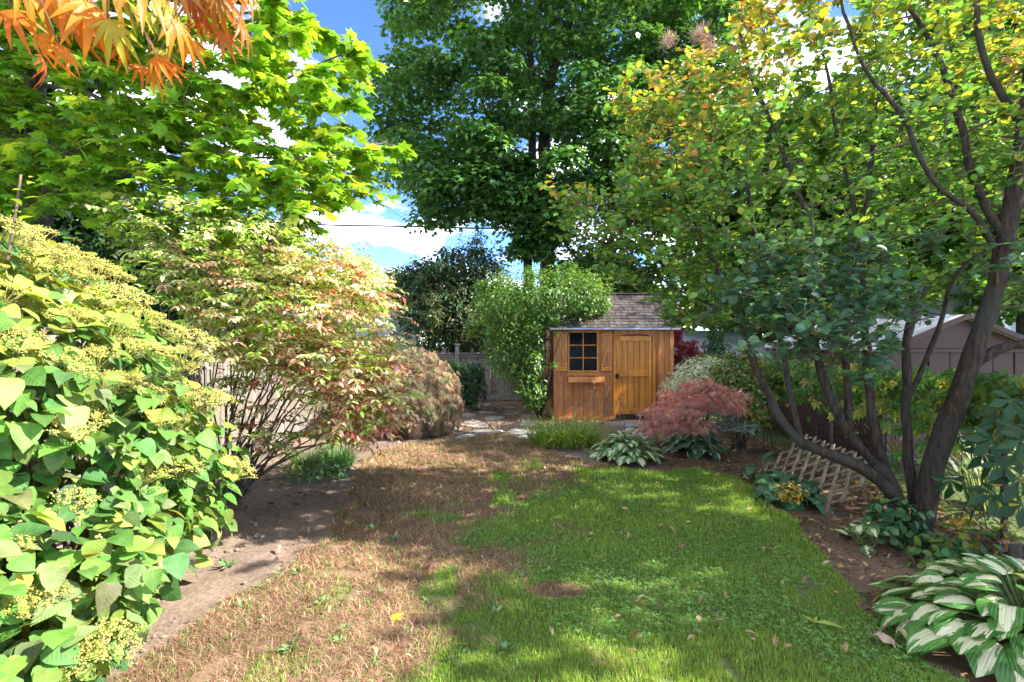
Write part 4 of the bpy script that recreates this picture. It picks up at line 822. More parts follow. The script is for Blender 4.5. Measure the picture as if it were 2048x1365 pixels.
    m = 150; kk = rng.choice(N, m); pp = p[kk]+o[kk]*.05; dd, n2 = orient(o[kk], 1, .2, .5, .2, 1); V = MB()
    for j in range(3): V.add(*place(L_ROUND, pp, nrm(np.cross(n2, dd)*math.sin(j*2.1)+dd*math.cos(j*2.1)), n2, U(.014, .022, m), shades((.55, .25, .13), m, .2)))
    V.build('dried_floret', M_DRY, t, False, 'stuff')
hydrangea()

def burning_bush():
    base = G(445, 1005); base = np.array([base[0], base[1], 0]); t = thing('burning_bush', 'wide shrub turning pink and red in front of the pale left fence', 'shrub', base)
    out = [(230, 400), (330, 395), (430, 425), (520, 440), (600, 470), (690, 500), (745, 560), (770, 640), (795, 700), (795, 770), (775, 830), (720, 880), (660, 870), (640, 800), (560, 740), (470, 720), (420, 690), (370, 640), (300, 560), (230, 480)]
    def yl(a, c): return 4.3+.5*max(0, (480-a)/250)
    tg = px_targets(out, 720, yl, lambda a, c: 5.8, mind=.1)
    ext = [(440, 700), (470, 690), (500, 700), (530, 710), (560, 730), (590, 750), (420, 680), (610, 770), (640, 790), (490, 880), (520, 870), (540, 890), (455, 760), (430, 720), (620, 840), (650, 830), (690, 880), (720, 870), (745, 800), (760, 850), (400, 670), (560, 900), (350, 450), (235, 420), (280, 405), (610, 440), (560, 430), (770, 760), (780, 720), (640, 430)]
    tg = np.concatenate([tg, [P(x, y, U(4.5, 5.2)) for x, y in ext]])
    tg = np.concatenate([tg, px_targets([(640, 740), (800, 690), (800, 800), (770, 870), (700, 890), (650, 830)], 60, 4.4, 5.2, mind=.08), px_targets([(430, 660), (640, 640), (700, 760), (560, 740), (450, 720)], 45, 4.5, 5.4, mind=.08), px_targets([(400, 700), (560, 740), (640, 860), (520, 900), (440, 820)], 26, 4.8, 5.6, mind=.12)])
    ends = [(395, 690), (430, 640), (470, 640), (510, 660), (540, 640), (570, 660), (600, 640), (620, 700), (650, 680), (680, 740), (700, 800), (640, 800), (590, 760), (550, 720), (500, 720), (720, 860), (660, 860), (700, 930), (330, 560), (280, 470), (450, 600), (520, 600), (560, 690), (610, 660), (630, 740), (670, 700), (660, 820), (480, 660), (580, 720), (690, 850), (410, 660), (600, 780)]
    nodes = []; rads = []
    for x, y in ends:
        e = P(x, y, U(4.7, 5.9)); b0 = base+np.array([U(-.14, .14), U(-.1, .1), 0]); mid = b0*.55+e*.45+np.array([(e[0]-b0[0])*.08-.05, 0, .12])
        p, r = limb('stem', [b0, mid, e], U(.009, .02), .005, M_BARK_GREY, t, 12, 6, wob=.018); nodes.append(p[3:]); rads.append(r[3:])
    pl, rr = connect(np.concatenate(nodes), np.concatenate(rads), tg, .0035, .05, 6, .55); V, T = tubes(pl, rr, 4); mb = MB().add(V, T, (.7, .7, .7))
    S = np.repeat(np.arange(len(tg)), 3); d0 = nrm(np.stack([U(-.5, 1.2, len(S)), U(-1.1, .4, len(S)), U(-.15, .35, len(S))], 1)); Ls = U(.2, .36, len(S))
    p, ld, ln, tw, k = sprays(tg[S], d0, Ls, 11, .22, .8, .55, .32, .25, .3)
    V, T = tubes(tw, np.linspace(.0032, .0012, 4), 3); mb.add(V, T); mb.build('branch_network', M_TWIG, t, True, 'stuff')
    px, py = project(p); N = len(p)
    c = shades((.3, .48, .07), N, .2, [(.4, .54, .1), (.22, .4, .06), (.5, .56, .16)], .5)
    # autumn colouring: whole sprays turn pale or pink, the outer right ones red
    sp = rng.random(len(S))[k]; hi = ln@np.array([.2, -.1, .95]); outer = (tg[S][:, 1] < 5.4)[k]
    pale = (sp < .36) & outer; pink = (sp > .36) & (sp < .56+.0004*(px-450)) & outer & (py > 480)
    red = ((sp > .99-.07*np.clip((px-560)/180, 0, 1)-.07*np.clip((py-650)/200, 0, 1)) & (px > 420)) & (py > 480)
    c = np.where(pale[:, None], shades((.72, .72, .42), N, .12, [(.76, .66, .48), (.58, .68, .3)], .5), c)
    c = np.where(pink[:, None], shades((.78, .47, .38), N, .14, [(.74, .58, .36), (.76, .34, .31)], .45), c)
    c = np.where(red[:, None], shades((.62, .14, .13), N, .2, [(.68, .32, .28), (.5, .08, .07)], .5), c)
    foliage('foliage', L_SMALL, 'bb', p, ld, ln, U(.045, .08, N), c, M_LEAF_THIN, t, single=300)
burning_bush()

def weeping_maple():
    b = G(840, 882); b = np.array([b[0]-.28, b[1]+.75, 0]); t = thing('weeping_maple', 'mounded weeping laceleaf maple with tan brown drooping foliage', 'tree', b)
    Yc = b[1]; k = Yc/F
    n1, r1 = limb('trunk', [b-UP*.05, b+np.array([.05, 0, .5]), b+np.array([-.06, 0, 1.0]), b+np.array([0, 0, 1.4])], .07, .03, M_BARK, t, 12, 8)
    B = [(b[0], Yc, .72, .82, .85, .82, 2), (b[0]+.1, Yc, 1.1, .5, .5, .45), (b[0]+.45, Yc-.2, .45, .5, .55, .46), (b[0]-.45, Yc, .55, .5, .6, .55), (b[0]-.12, Yc, 1.3, .3, .35, .22), (b[0]+.62, Yc-.1, .62, .22, .35, .2)]
    p, o = shell(B, 8500, .35, .22, .78); N = len(p)
    d = nrm(o*np.array([1, 1, .1])*.7-UP*.95+rng.normal(0, .3, (N, 3))); n = nrm(o+UP*.3+rng.normal(0, .3, (N, 3)))
    ck = vnoise(p[:, 0]*1.0+p[:, 1], p[:, 2], 4.5, 7); c = shades((.33, .22, .145), N, .18, [(.25, .24, .12), (.4, .25, .19), (.19, .2, .1)], .6)*(.7+.6*ck)[:, None]
    foliage('crown', L_LACE_THIN, 'lt', p, d, n, U(.09, .16, N), c, M_DRY, t)
    s = rng.choice(N, 70); e = p[s]; q = np.linspace(0, 1, 7)[None, :, None]; b0 = np.repeat(n1[-2:-1], 70, 0); mid = (b0+e)/2+UP*.35; w_ = (1-q)**2*b0[:, None]+2*q*(1-q)*mid[:, None]+q*q*e[:, None]; V, T = tubes(w_, np.linspace(.014, .003, 7), 4); MB().add(V, T).build('branch_network', M_BARK, t, True, 'stuff')
weeping_maple()

def pink_maple():
    b = G(1428, 921); Yc = b[1]; t = thing('laceleaf_maple', 'low umbrella shaped laceleaf maple with dusty pink leaves and a crooked trunk', 'tree', b)
    p1, r1 = limb('trunk', [P(1428, 924, Yc), P(1424, 895, Yc), P(1412, 870, Yc), P(1414, 848, Yc), P(1418, 828, Yc), P(1408, 812, Yc)], .028, .016, M_BARK_GREY, t, 14, 8)
    p2, r2 = limb('limb', [P(1424, 892, Yc), P(1408, 872, Yc-.05), P(1385, 866, Yc-.1)], .018, .008, M_BARK_GREY, t, 8, 6); p3, r3 = limb('limb', [P(1416, 826, Yc), P(1395, 805, Yc), P(1360, 800, Yc-.1)], .016, .008, M_BARK_GREY, t, 8, 6)
    B = [(*P(1400, 798, Yc), .55, .5, .13, 2), (*P(1345, 822, Yc-.15), .4, .38, .13, 1.8), (*P(1445, 790, Yc), .36, .38, .11), (*P(1318, 852, Yc-.15), .24, .25, .12), (*P(1375, 850, Yc-.25), .34, .28, .11), (*P(1410, 772, Yc), .3, .28, .09), (*P(1460, 812, Yc-.1), .2, .25, .1)]
    p, o = shell(B, 2500, .8, .3, .5); N = len(p); d = nrm(o*np.array([1, 1, .2])*.9-UP*.38+np.array([-.25, -.1, 0])+rng.normal(0, .4, (N, 3))); n = nrm(o+UP*.8+rng.normal(0, .35, (N, 3)))
    c = shades((.74, .4, .38), N, .2, [(.8, .54, .46), (.6, .26, .26), (.65, .48, .3)], .5)
    foliage('crown', L_LACE_THIN, 'lt', p, d, n, U(.07, .13, N), c, M_RED, t)
    s = rng.choice(N, 40); e = p[s]; q = np.linspace(0, 1, 5)[None, :, None]; b0 = np.repeat(p1[-1:], 40, 0); mid = (b0+e)/2+UP*.1; w_ = (1-q)**2*b0[:, None]+2*q*(1-q)*mid[:, None]+q*q*e[:, None]; V, T = tubes(w_, np.linspace(.009, .002, 5), 4); MB().add(V, T).build('branch_network', M_BARK_GREY, t, True, 'stuff')
pink_maple()
def ell(px, py, Y, rpx, rpy, ry, w=1): q = P(px, py, Y); return (*q, rpx/F*Y, ry, rpy/F*Y, w)
shrub('overgrown_vine', 'bright green overgrown vine bush covering the left end of the shed', (.6, 11.25, 0), [ell(1080, 598, 11.3, 92, 62, .8, 1.2), ell(1036, 690, 11.2, 55, 78, .6), ell(1140, 578, 11.3, 72, 44, .6), ell(1058, 756, 11.05, 30, 52, .35), ell(1080, 790, 11.0, 14, 26, .2), ell(1170, 592, 10.9, 50, 36, .45), ell(1000, 610, 12.0, 60, 60, .6), ell(1010, 690, 11.8, 40, 55, .5), ell(1030, 640, 11.5, 55, 55, .6), ell(1070, 712, 10.95, 20, 66, .2), ell(1010, 590, 12, 40, 30, .5), ell(1108, 640, 10.75, 9, 8, .1), ell(1106, 730, 10.78, 8, 8, .08)], 19000, L_SMALL, 'sv', (.055, .105), (.10, .24, .035), M_LEAF_WAXY, [(.17, .29, .05), (.08, .17, .04), (.22, .3, .08)], .5, out=.8, up=.9, down=.2, thick=.6, bump=.45, stems=24, single=0, sprouts=240, sl=.32, ragged=26)
shrub('honeysuckle_shrub', 'blue green small leaved shrub above the grey back fence', (-2.7, 15.1, 0), [ell(825, 635, 15, 42, 55, .6), ell(835, 590, 15.2, 35, 30, .5), ell(800, 650, 15.2, 22, 40, .4), ell(860, 660, 15, 30, 35, .4)], 3800, L_SMALL, 'sv2', (.06, .09), (.10, .18, .08), M_LEAF, [(.16, .24, .1), (.07, .13, .06)], .5, thick=.6, bump=.4, stems=14, sprouts=90, sl=.5, ragged=14)
shrub('bronze_shrub', 'dark shrub with reddish bronze leaves behind the vine bush', (-.9, 15.2, 0), [ell(925, 640, 15, 85, 62, .8, 1.3), ell(985, 670, 14.8, 50, 52, .6), ell(880, 590, 15.2, 62, 58, .7), ell(960, 550, 15.5, 72, 66, .8), ell(840, 560, 15.6, 40, 48, .6)], 8200, L_OVAL, 'bz', (.08, .12), (.05, .11, .035), M_LEAF, [(.13, .1, .05), (.07, .15, .04), (.16, .13, .06)], .55, thick=.6, bump=.4, stems=16, sprouts=110, sl=.5, ragged=22)
shrub('hedge_shrub', 'sunlit yellow green bush glimpsed just over the back fence', (-1.6, 17.2, 0), [ell(940, 690, 17, 100, 30, .7), ell(880, 690, 17.2, 60, 26, .6)], 2600, L_SMALL, 'hs', (.08, .12), (.24, .34, .04), M_LEAF_THIN, [(.32, .38, .05)], .5, thick=.6)
shrub('green_bush', 'small deep green leafy bush against the back fence', (*P(935, 700, 12.6)[:2], 0), [ell(935, 780, 12.6, 38, 38, .4), ell(905, 775, 12.5, 22, 30, .3), ell(945, 745, 12.7, 24, 22, .3), ell(905, 735, 12.7, 14, 18, .2)], 1700, L_OVAL, 'gb', (.07, .11), (.035, .11, .045), M_LEAF, [(.05, .15, .05)], .4, thick=.6, stems=8, sprouts=30, sl=.35)
shrub('red_maple_shrub', 'dark crimson leaved shrub beside the right corner of the shed', (*P(1375, 700, 11.3)[:2], 0), [ell(1375, 720, 11.3, 32, 40, .35), ell(1392, 735, 11.2, 22, 22, .3), ell(1352, 650, 11.8, 12, 50, .25)], 1500, L_LACE, 'rm', (.07, .12), (.26, .03, .05), M_RED, [(.36, .06, .07), (.16, .025, .05)], .5, thick=.6, stems=8)
shrub('dappled_willow', 'pale whitish green variegated bush in front of the crimson shrub', (*P(1405, 700, 9.4)[:2], 0), [ell(1395, 765, 9.2, 52, 36, .45, 1.3), ell(1430, 745, 9.4, 38, 30, .4), ell(1360, 785, 9.0, 28, 22, .3), ell(1400, 735, 9.4, 34, 22, .35)], 3600, L_LANCE, 'dw', (.05, .085), (.7, .76, .58), M_LEAF, [(.8, .83, .7), (.45, .6, .33), (.72, .6, .5)], .5, thick=.6, down=-.1, drnd=.7, stems=12, sprouts=90, sl=.35, ragged=10)
shrub('euonymus_bush', 'green and yellow leaved bush between the pale bush and the dark stems', (*P(1480, 700, 8.0)[:2], 0), [ell(1480, 760, 8.0, 45, 45, .45), ell(1500, 800, 7.8, 50, 45, .4), ell(1455, 745, 8.2, 30, 25, .35)], 2200, L_OVAL, 'eu', (.06, .09), (.1, .2, .045), M_LEAF, [(.3, .3, .05), (.07, .15, .04), (.4, .28, .05)], .45, thick=.6, stems=10, sprouts=60, ragged=10)
shrub('lavender_clump', 'silvery grey stemmed clump behind the pink maple trunk', (*P(1465, 700, 7.9)[:2], 0), [ell(1460, 830, 7.8, 35, 30, .3), ell(1480, 850, 7.6, 30, 20, .3)], 900, L_LANCE, 'lv', (.07, .12), (.3, .34, .32), M_LEAF_DULL, [(.2, .24, .18)], .5, down=-.6, drnd=.3, thick=.8, stems=12, stem_r=.004)
shrub('cedar_shrub', 'dark green conical cedar in front of the low grey roof', (*P(1432, 700, 12.6)[:2], 0), [ell(1432, 720, 12.6, 26, 55, .35), ell(1432, 670, 12.6, 14, 40, .2)], 2000, L_SMALL, 'cs', (.06, .1), (.04, .12, .03), M_LEAF, None, 0, thick=.5, stems=4)

# ------------------------------------------------------------------ hostas and low plants
def hosta_tmpl():
    rows = [(0, .1), (.1, .3), (.28, .43), (.5, .45), (.72, .35), (.89, .16)]; V = []; UV = []; T = []
    for y, hw in rows:
        for u in (-1, -.5, 0, .5, 1): V.append((u*hw, y, .22*abs(u)*hw*(1-.6*y)-.5*y*y-.16*(abs(u)**2)*hw+.16*y)); UV.append((.5+.5*u*hw/.45, y))
    V.append((0, 1, -.37)); UV.append((.5, 1)); n = len(rows)
    for r in range(n-1):
        for c in range(4): a = r*5+c; T += [(a, a+1, a+6), (a, a+6, a+5)]
    for c in range(4): T.append(((n-1)*5+c, (n-1)*5+c+1, n*5))
    return dict(V=np.array(V, float), T=np.array(T), UV=np.array(UV, float))
L_HOSTA = hosta_tmpl()
def hosta(label, base, R, hh, n, size, col, mat, wild=0.0, name='hosta', squash=1.0):
    base = np.array(base, float); t = thing(name, label, 'plant', base); i = np.arange(n); rho = np.sqrt((i+.8)/n); az = i*2.39996+rng.normal(0, .2, n)
    dirh = np.stack([np.cos(az), np.sin(az)*squash, np.zeros(n)], 1); pos = base+dirh*(R*rho*.72)[:, None]+UP*(hh*(1.02-.78*rho**2)+.03+rng.normal(0, .015+wild*.05, n))[:, None]
    d = nrm(dirh*(.35+.9*rho)[:, None]+UP*(.4-.62*rho)[:, None]+rng.normal(0, .12+wild*.3, (n, 3))); nr = nrm(UP*.9+dirh*(.1+.45*rho)[:, None]+rng.normal(0, .2, (n, 3)))
    sz = U(size[0], size[1], n)*(.75+.3*rho); leaf_objects('leaf', L_HOSTA, 'ho'+mat.name, pos, d, nr, sz, shades(col, n, .14), mat, t)
    s = np.linspace(0, 1, 6)[None, :, None]; b0 = base+dirh*.04; mid = b0*.5+pos*.5+UP*.5*hh*rho[:, None]*.7; q = (1-s)**2*b0[:, None]+2*s*(1-s)*mid[:, None]+s*s*pos[:, None]; V, T = tubes(q, .006*size[1]/.2, 4)
    MB().add(V, T, np.array([.2, .3, .1])).build('leaf_stalk', M_LEAF, t, True, 'stuff'); return t
hosta('large hosta with white centred leaves in the near right corner', (2.88, 2.78, 0), .86, .37, 180, (.15, .21), (.10, .26, .05), M_HOSTA_C)
hosta('mounded white and green hosta at the far end of the lawn', G(1257, 925)+np.array([0, .2, 0]), .56, .3, 120, (.14, .2), (.09, .22, .05), M_HOSTA_C)
hosta('hosta with thin white leaf edges beneath the pink maple', G(1395, 915)+np.array([0, .22, 0]), .46, .36, 75, (.15, .22), (.045, .13, .05), M_HOSTA_E)
hosta('small bedraggled variegated hosta in bare soil near the tree base', G(1735, 1092), .24, .13, 15, (.1, .15), (.1, .22, .06), M_HOSTA_C, .8)
hosta('plain green broad leaved plant in front of the lattice', G(1575, 1000), .36, .2, 34, (.15, .24), (.045, .15, .06), M_HOSTA_G, .5, name='broadleaf_plant')
hosta('few plain green leaves at the left tip of the lattice', G(1520, 965), .22, .2, 12, (.14, .2), (.04, .13, .055), M_HOSTA_G, .6, name='broadleaf_plant')
hosta('two round green leaves lying before the lattice corner', G(1625, 1018), .14, .12, 4, (.15, .19), (.045, .15, .07), M_HOSTA_G, .6, name='broadleaf_plant')

def tuft(name, label, base, R, hh, n, wid, col, mix=None, lean=.6, cat='plant', mat=None, rr=None):
    base = np.array(base, float); t = thing(name, label, cat, base); az = U(0, 2*np.pi, n); r0 = R*np.sqrt(rng.random(n))*.75; b0 = base+np.stack([np.cos(az)*r0, np.sin(az)*r0*(rr or 1), np.zeros(n)], 1)
    a2 = az+rng.normal(0, .6, n); d = np.stack([np.cos(a2), np.sin(a2), np.zeros(n)], 1); L = U(.35, 1.15, n)*hh; ln = np.abs(rng.normal(lean, .3, n)); side = np.stack([-np.sin(a2), np.cos(a2), np.zeros(n)], 1)*wid
    s = np.array([0, .35, .7, 1.0]); c = b0[:, None]+UP*(L[:, None]*(s*1.15-.55*ln[:, None]*s**2.2))[..., None]+d[:, None]*(L[:, None]*ln[:, None]*s**1.6*.8)[..., None]; ww = np.array([.8, 1, .7, .05])
    V = np.stack([c-side[:, None]*ww[None, :, None], c+side[:, None]*ww[None, :, None]], 2).reshape(n, 8, 3); V[..., 2] = np.maximum(V[..., 2], .01)
    T = (np.array([(0, 1, 3), (0, 3, 2), (2, 3, 5), (2, 5, 4), (4, 5, 7), (4, 7, 6)])[None]+(np.arange(n)*8)[:, None, None]).reshape(-1, 3)
    MB().add(V.reshape(-1, 3), T, np.repeat(shades(col, n, .18, mix, .4), 8, 0)).build('blade_mass', mat or M_GRASS, t, True, 'stuff'); return t
tuft('daylily_clump', 'grassy yellow green daylily clump at the far lawn edge', G(1130, 898)+np.array([0, .25, 0]), .76, .58, 680, .008, (.24, .38, .06), [(.42, .42, .1), (.16, .3, .05)], 1.0, rr=.6)
tuft('ornamental_grass', 'fine green grass tuft below the burning bush by the left fence', G(672, 935), .3, .42, 520, .004, (.09, .24, .07), [(.14, .3, .08)], .7)
tuft('ornamental_grass', 'smaller green grass tuft left of the fine tuft by the fence', G(610, 935), .24, .3, 260, .004, (.09, .23, .06), [(.14, .28, .08)], .8)
tuft('dry_grass_clump', 'dead straw coloured clump between the two far hostas', G(1330, 900)+np.array([0, .25, 0]), .3, .3, 240, .005, (.3, .22, .16), [(.22, .15, .1), (.2, .22, .08)], .9)
tuft('iris_clump', 'pale sword leaved clump behind the chain link fence', (4.95, 5.2, 0), .35, .95, 110, .016, (.24, .34, .16), [(.4, .46, .28)], .5)
shrub('groundcover_plant', 'low leafy plant between the burning bush and the grass tuft', G(625, 958), [(*(G(605, 960)+UP*.08), .28, .2, .12), (*(G(655, 955)+UP*.1), .3, .22, .15)], 320, L_OVAL, 'gc', (.05, .08), (.1, .22, .07), M_LEAF, [(.16, .27, .1)], .4, stems=5, cat='plant', stem_r=.004)
shrub('seedling_shrub', 'young round leaved seedling at the base of the smoke bush', G(1795, 1072), [(*P(1795, 1035, 4.2), .2, .16, .16), (*P(1770, 1055, 4.15), .14, .12, .1), (*P(1830, 1065, 4.1), .12, .1, .08)], 190, L_ROUND, 'sd', (.055, .085), (.05, .15, .06), M_LEAF, [(.08, .19, .06)], .4, stems=7, cat='plant', single=120, down=0, stem_r=.004)
shrub('seedling_shrub', 'low green seedling right of the smoke bush trunk', G(1900, 1110), [(*P(1880, 1095, 3.9), .2, .16, .1), (*P(1930, 1090, 4.0), .22, .16, .13), (*P(1850, 1120, 3.85), .12, .1, .06)], 150, L_ROUND, 'sd', (.055, .085), (.07, .18, .055), M_LEAF, [(.2, .26, .05)], .3, stems=7, cat='plant', single=100, down=0, stem_r=.004)
shrub('yellowing_plant', 'yellow withering plant at the foot of the lattice', G(1580, 1005), [(*P(1582, 985, 5.1), .14, .12, .09)], 130, L_SMALL, 'yp', (.04, .06), (.4, .3, .05), M_LEAF, [(.35, .2, .04), (.2, .22, .05)], .4, stems=5, cat='plant', stem_r=.003)
def seedheads():
    for label, pts in (('dry flower stalks with flat pale seed heads before the shed window', [(1147, 815, 858), (1160, 818, 860), (1163, 835, 862), (1153, 830, 860), (1199, 806, 866), (1206, 812, 866), (1212, 820, 866), (1218, 815, 868), (1190, 825, 866), (1228, 820, 868), (1240, 828, 868), (1205, 830, 868), (1222, 832, 868)]),
                       ('tall brown withered stalks in front of the shed wall', [(1186, 780, 866), (1189, 772, 866), (1183, 800, 866), (1213, 778, 868), (1209, 790, 868), (1217, 792, 868), (1156, 806, 860), (1247, 800, 868), (1240, 812, 870)])):
        Y = 8.9; first = P(pts[0][0], 860, Y); t = thing('dry_plant', label, 'plant', (first[0], Y, 0)); tall = 'tall' in label; q = []; heads = []
        for x, y, yb in pts:
            e = P(x, y, Y+U(-.3, .3)); b = np.array([e[0]+U(-.06, .06), e[1], 0]); q.append(smooth_path([b, (b+e)/2+rng.normal(0, .02, 3), e], 6)); heads.append(e)
        V, T = tubes(np.array(q), .0045 if tall else .0035, 4); MB().add(V, T, (.3, .19, .12) if tall else (.25, .25, .12)).build('stalk_cluster', M_DRY, t, False, 'stuff')
        for e in heads:
            m = 26 if not tall else 10; mb = MB()
            pp = e+rng.normal(0, 1, (m, 3))*(np.array([.028, .028, .008]) if not tall else np.array([.015, .015, .06])); dd = rng.normal(size=(m, 3)); mb.add(*place(L_SMALL if not tall else L_LANCE, pp, dd, np.tile(UP, (m, 1))+rng.normal(0, .3, (m, 3)), .018 if not tall else .09, shades((.42, .4, .26) if not tall else (.34, .2, .12), m, .2)))
            mb.build('seed_head' if not tall else 'withered_leaf', M_DRY, t)
seedheads()

def creeper():
    t = thing('virginia_creeper', 'green and yellow creeper draped along the top of the chain link fence', 'vine', (4.2, 6, 0)); n = 2300
    y = 2.4+9*rng.random(n)**1.25; z = 1.25-np.abs(rng.normal(0, .2, n)); x = 4.2-np.abs(rng.normal(0, .12, n)); up = rng.random(n) < .3; z = np.where(up, 1.25+U(0, .18, n), z); hang = vnoise(y, y*0, 1.1, 4) > .45; lowk = hang & (rng.random(n) < .09); z = np.where(lowk, U(.25, 1.0, n), z)
    p = np.stack([x, y, z], 1); d = nrm(np.stack([U(-.9, .1, n), U(-.5, .5, n), U(-1, -.1, n)], 1)); nr = nrm(np.stack([U(-1, -.1, n), U(-.6, .2, n), U(.2, 1.1, n)], 1))
    c = shades((.08, .18, .035), n, .2, [(.2, .27, .04), (.34, .3, .04), (.06, .13, .035)], .5); foliage('foliage', L_CREEPER, 'cr', p, d, nr, U(.07, .125, n), c, M_LEAF, t, single=300)
    m = 60; yy = U(2.4, 11, m); s = np.linspace(0, 1, 8); q = np.stack([np.full((m, 8), 4.17)+rng.normal(0, .02, (m, 8)), yy[:, None]+s*U(-.8, .8, m)[:, None]+rng.normal(0, .03, (m, 8)), s*1.25+rng.normal(0, .02, (m, 8))], 2); V, T = tubes(q, .005, 4); MB().add(V, T).build('vine_stem', M_BARK, t, True, 'stuff')
    b = np.array([3.75, 3.55, 0]); t = thing('creeper_shoot', 'large dark five fingered leaves hanging at the right edge before the fence', 'vine', b)
    L = [(1985, 880, 3.5), (2030, 850, 3.4), (1965, 905, 3.55), (2010, 930, 3.4), (2040, 960, 3.35), (1990, 990, 3.5), (2035, 910, 3.5), (1955, 860, 3.6), (2045, 880, 3.3), (2025, 800, 3.6), (1995, 830, 3.7), (1900, 960, 3.8), (2046, 1010, 3.4)]
    p = np.array([P(*q) for q in L]); n = len(p); d = nrm(np.stack([U(-.9, .2, n), U(-.3, .1, n), U(-.7, -.1, n)], 1)); nr = nrm(np.stack([U(-.4, .2, n), U(-.9, -.5, n), U(.4, .9, n)], 1)); leaf_objects('leaf', L_CREEPER, 'crb', p, d, nr, U(.13, .18, n), shades((.022, .075, .022), n, .15), M_LEAF, t)
    yp = np.array([P(2008, 985, 3.6), P(2035, 960, 3.65), P(1990, 975, 3.6)]); leaf_objects('leaf', L_ROUND, 'cry', yp, np.array([(.2, -.1, -.9), (.6, 0, -.4), (.4, 0, .8)]), np.tile([-.3, -.8, .5], (3, 1)), np.array([.17, .15, .1]), np.array([(.62, .5, .04), (.6, .46, .05), (.6, .3, .05)]), M_LEAF, t)
    q = [smooth_path([b, np.array([4.0, 3.6, .7]), x+UP*.05, x], 8) for x in np.concatenate([p, yp])]; V, T = tubes(np.array(q), np.linspace(.006, .002, 8), 4); MB().add(V, T, (.8, .6, .5)).build('vine_stem', M_TWIG, t, True, 'stuff')
    shrub('litter_plant', 'scrappy yellow green undergrowth at the foot of the chain link fence', (3.95, 4.1, 0), [(3.95, 4.0, .1, .22, .8, .16), (4.0, 5.3, .1, .2, .9, .16), (4.0, 3.3, .1, .2, .5, .14)], 420, L_OVAL, 'lp', (.04, .075), (.2, .25, .05), M_LEAF, [(.4, .33, .05), (.45, .24, .06), (.1, .18, .04)], .6, stems=14, cat='plant', stem_r=.003)
creeper()

# ------------------------------------------------------------------ japanese maple overhanging the camera
def near_maple():
    b = np.array([-2.3, -.9, 0]); t = thing('japanese_maple', 'orange red japanese maple leaves hanging close at the upper left', 'tree', b)
    n1, r1 = limb('trunk', [b-UP*.05, b+np.array([.1, .05, .9]), b+np.array([.35, .2, 1.9]), b+np.array([.6, .6, 2.5])], .08, .045, M_BARK_GREY, t, 14, 9)
    n2, r2 = limb('limb', [n1[-1], (-1.35, .3, 2.8), (-1.0, .8, 2.85), (-.75, 1.1, 2.82), (-.6, 1.25, 2.75)], .035, .008, M_BARK_GREY, t, 14, 7); n3, r3 = limb('limb', [n2[6], (-1.3, .8, 2.8), (-1.2, 1.1, 2.75)], .018, .008, M_BARK_GREY, t, 8, 6)
    L = [(95, -5, 1.15, .135), (175, 5, 1.1, .15), (75, 70, 1.2, .1), (250, 0, 1.15, .15), (215, 40, 1.1, .12), (315, -10, 1.2, .15), (290, 70, 1.2, .11), (345, 40, 1.15, .11), (385, -5, 1.2, .12), (330, 100, 1.25, .09), (280, 130, 1.25, .075), (430, -10, 1.2, .11), (465, 10, 1.25, .1), (20, 20, 1.2, .12), (130, -30, 1.1, .14), (405, 45, 1.25, .09), (275, -40, 1.1, .16), (40, -30, 1.15, .14), (360, -45, 1.15, .14), (490, -25, 1.25, .1), (200, -50, 1.2, .15), (450, -50, 1.2, .12), (310, 115, 1.22, .08), (150, 50, 1.15, .1), (440, 60, 1.25, .1), (478, 45, 1.25, .1), (300, 140, 1.25, .075), (338, 130, 1.25, .075), (120, 95, 1.15, .09), (85, 115, 1.2, .085), (380, 80, 1.25, .09), (240, 85, 1.2, .09)]
    p = np.array([P(x, y, Y) for x, y, Y, s in L]); n = len(p); d = nrm(np.stack([U(.1, 1.0, n), U(-.5, .4, n), U(-1.0, -.5, n)], 1)); nr = nrm(np.stack([U(-.4, .9, n), U(-.9, .1, n), U(.2, .9, n)], 1)); sz = np.array([q[3] for q in L])*.74
    c = shades((.5, .17, .01), n, .2, [(.45, .24, .015), (.36, .09, .015), (.46, .19, .01), (.3, .3, .03), (.34, .16, .03)], .7); leaf_objects('leaf', L_PALM, 'jm', p, d, nr, sz, c, M_RED, t)
    nd = np.concatenate([n2[4:], n3[2:]]); q = []
    for x in p: j = np.argmin(np.linalg.norm(nd-x, axis=1)); q.append(smooth_path([nd[j], nd[j]*.4+x*.6+UP*.06, x], 7))
    V, T = tubes(np.array(q), np.linspace(.0035, .0012, 7), 4); MB().add(V, T, (1.2, .6, .5)).build('leaf_stalk', M_TWIG, t, True, 'stuff')
    m = 260; pp = np.stack([U(-2.6, -.8, m), U(-1.2, .5, m), U(2.45, 3.1, m)], 1); dd, n_ = orient(nrm(rng.normal(size=(m, 3))), .4, 1, .3, .6, .6); foliage('crown', L_PALM, 'jm', pp, dd, n_, U(.09, .13, m), shades((.6, .2, .04), m, .2), M_RED, t)
near_maple()

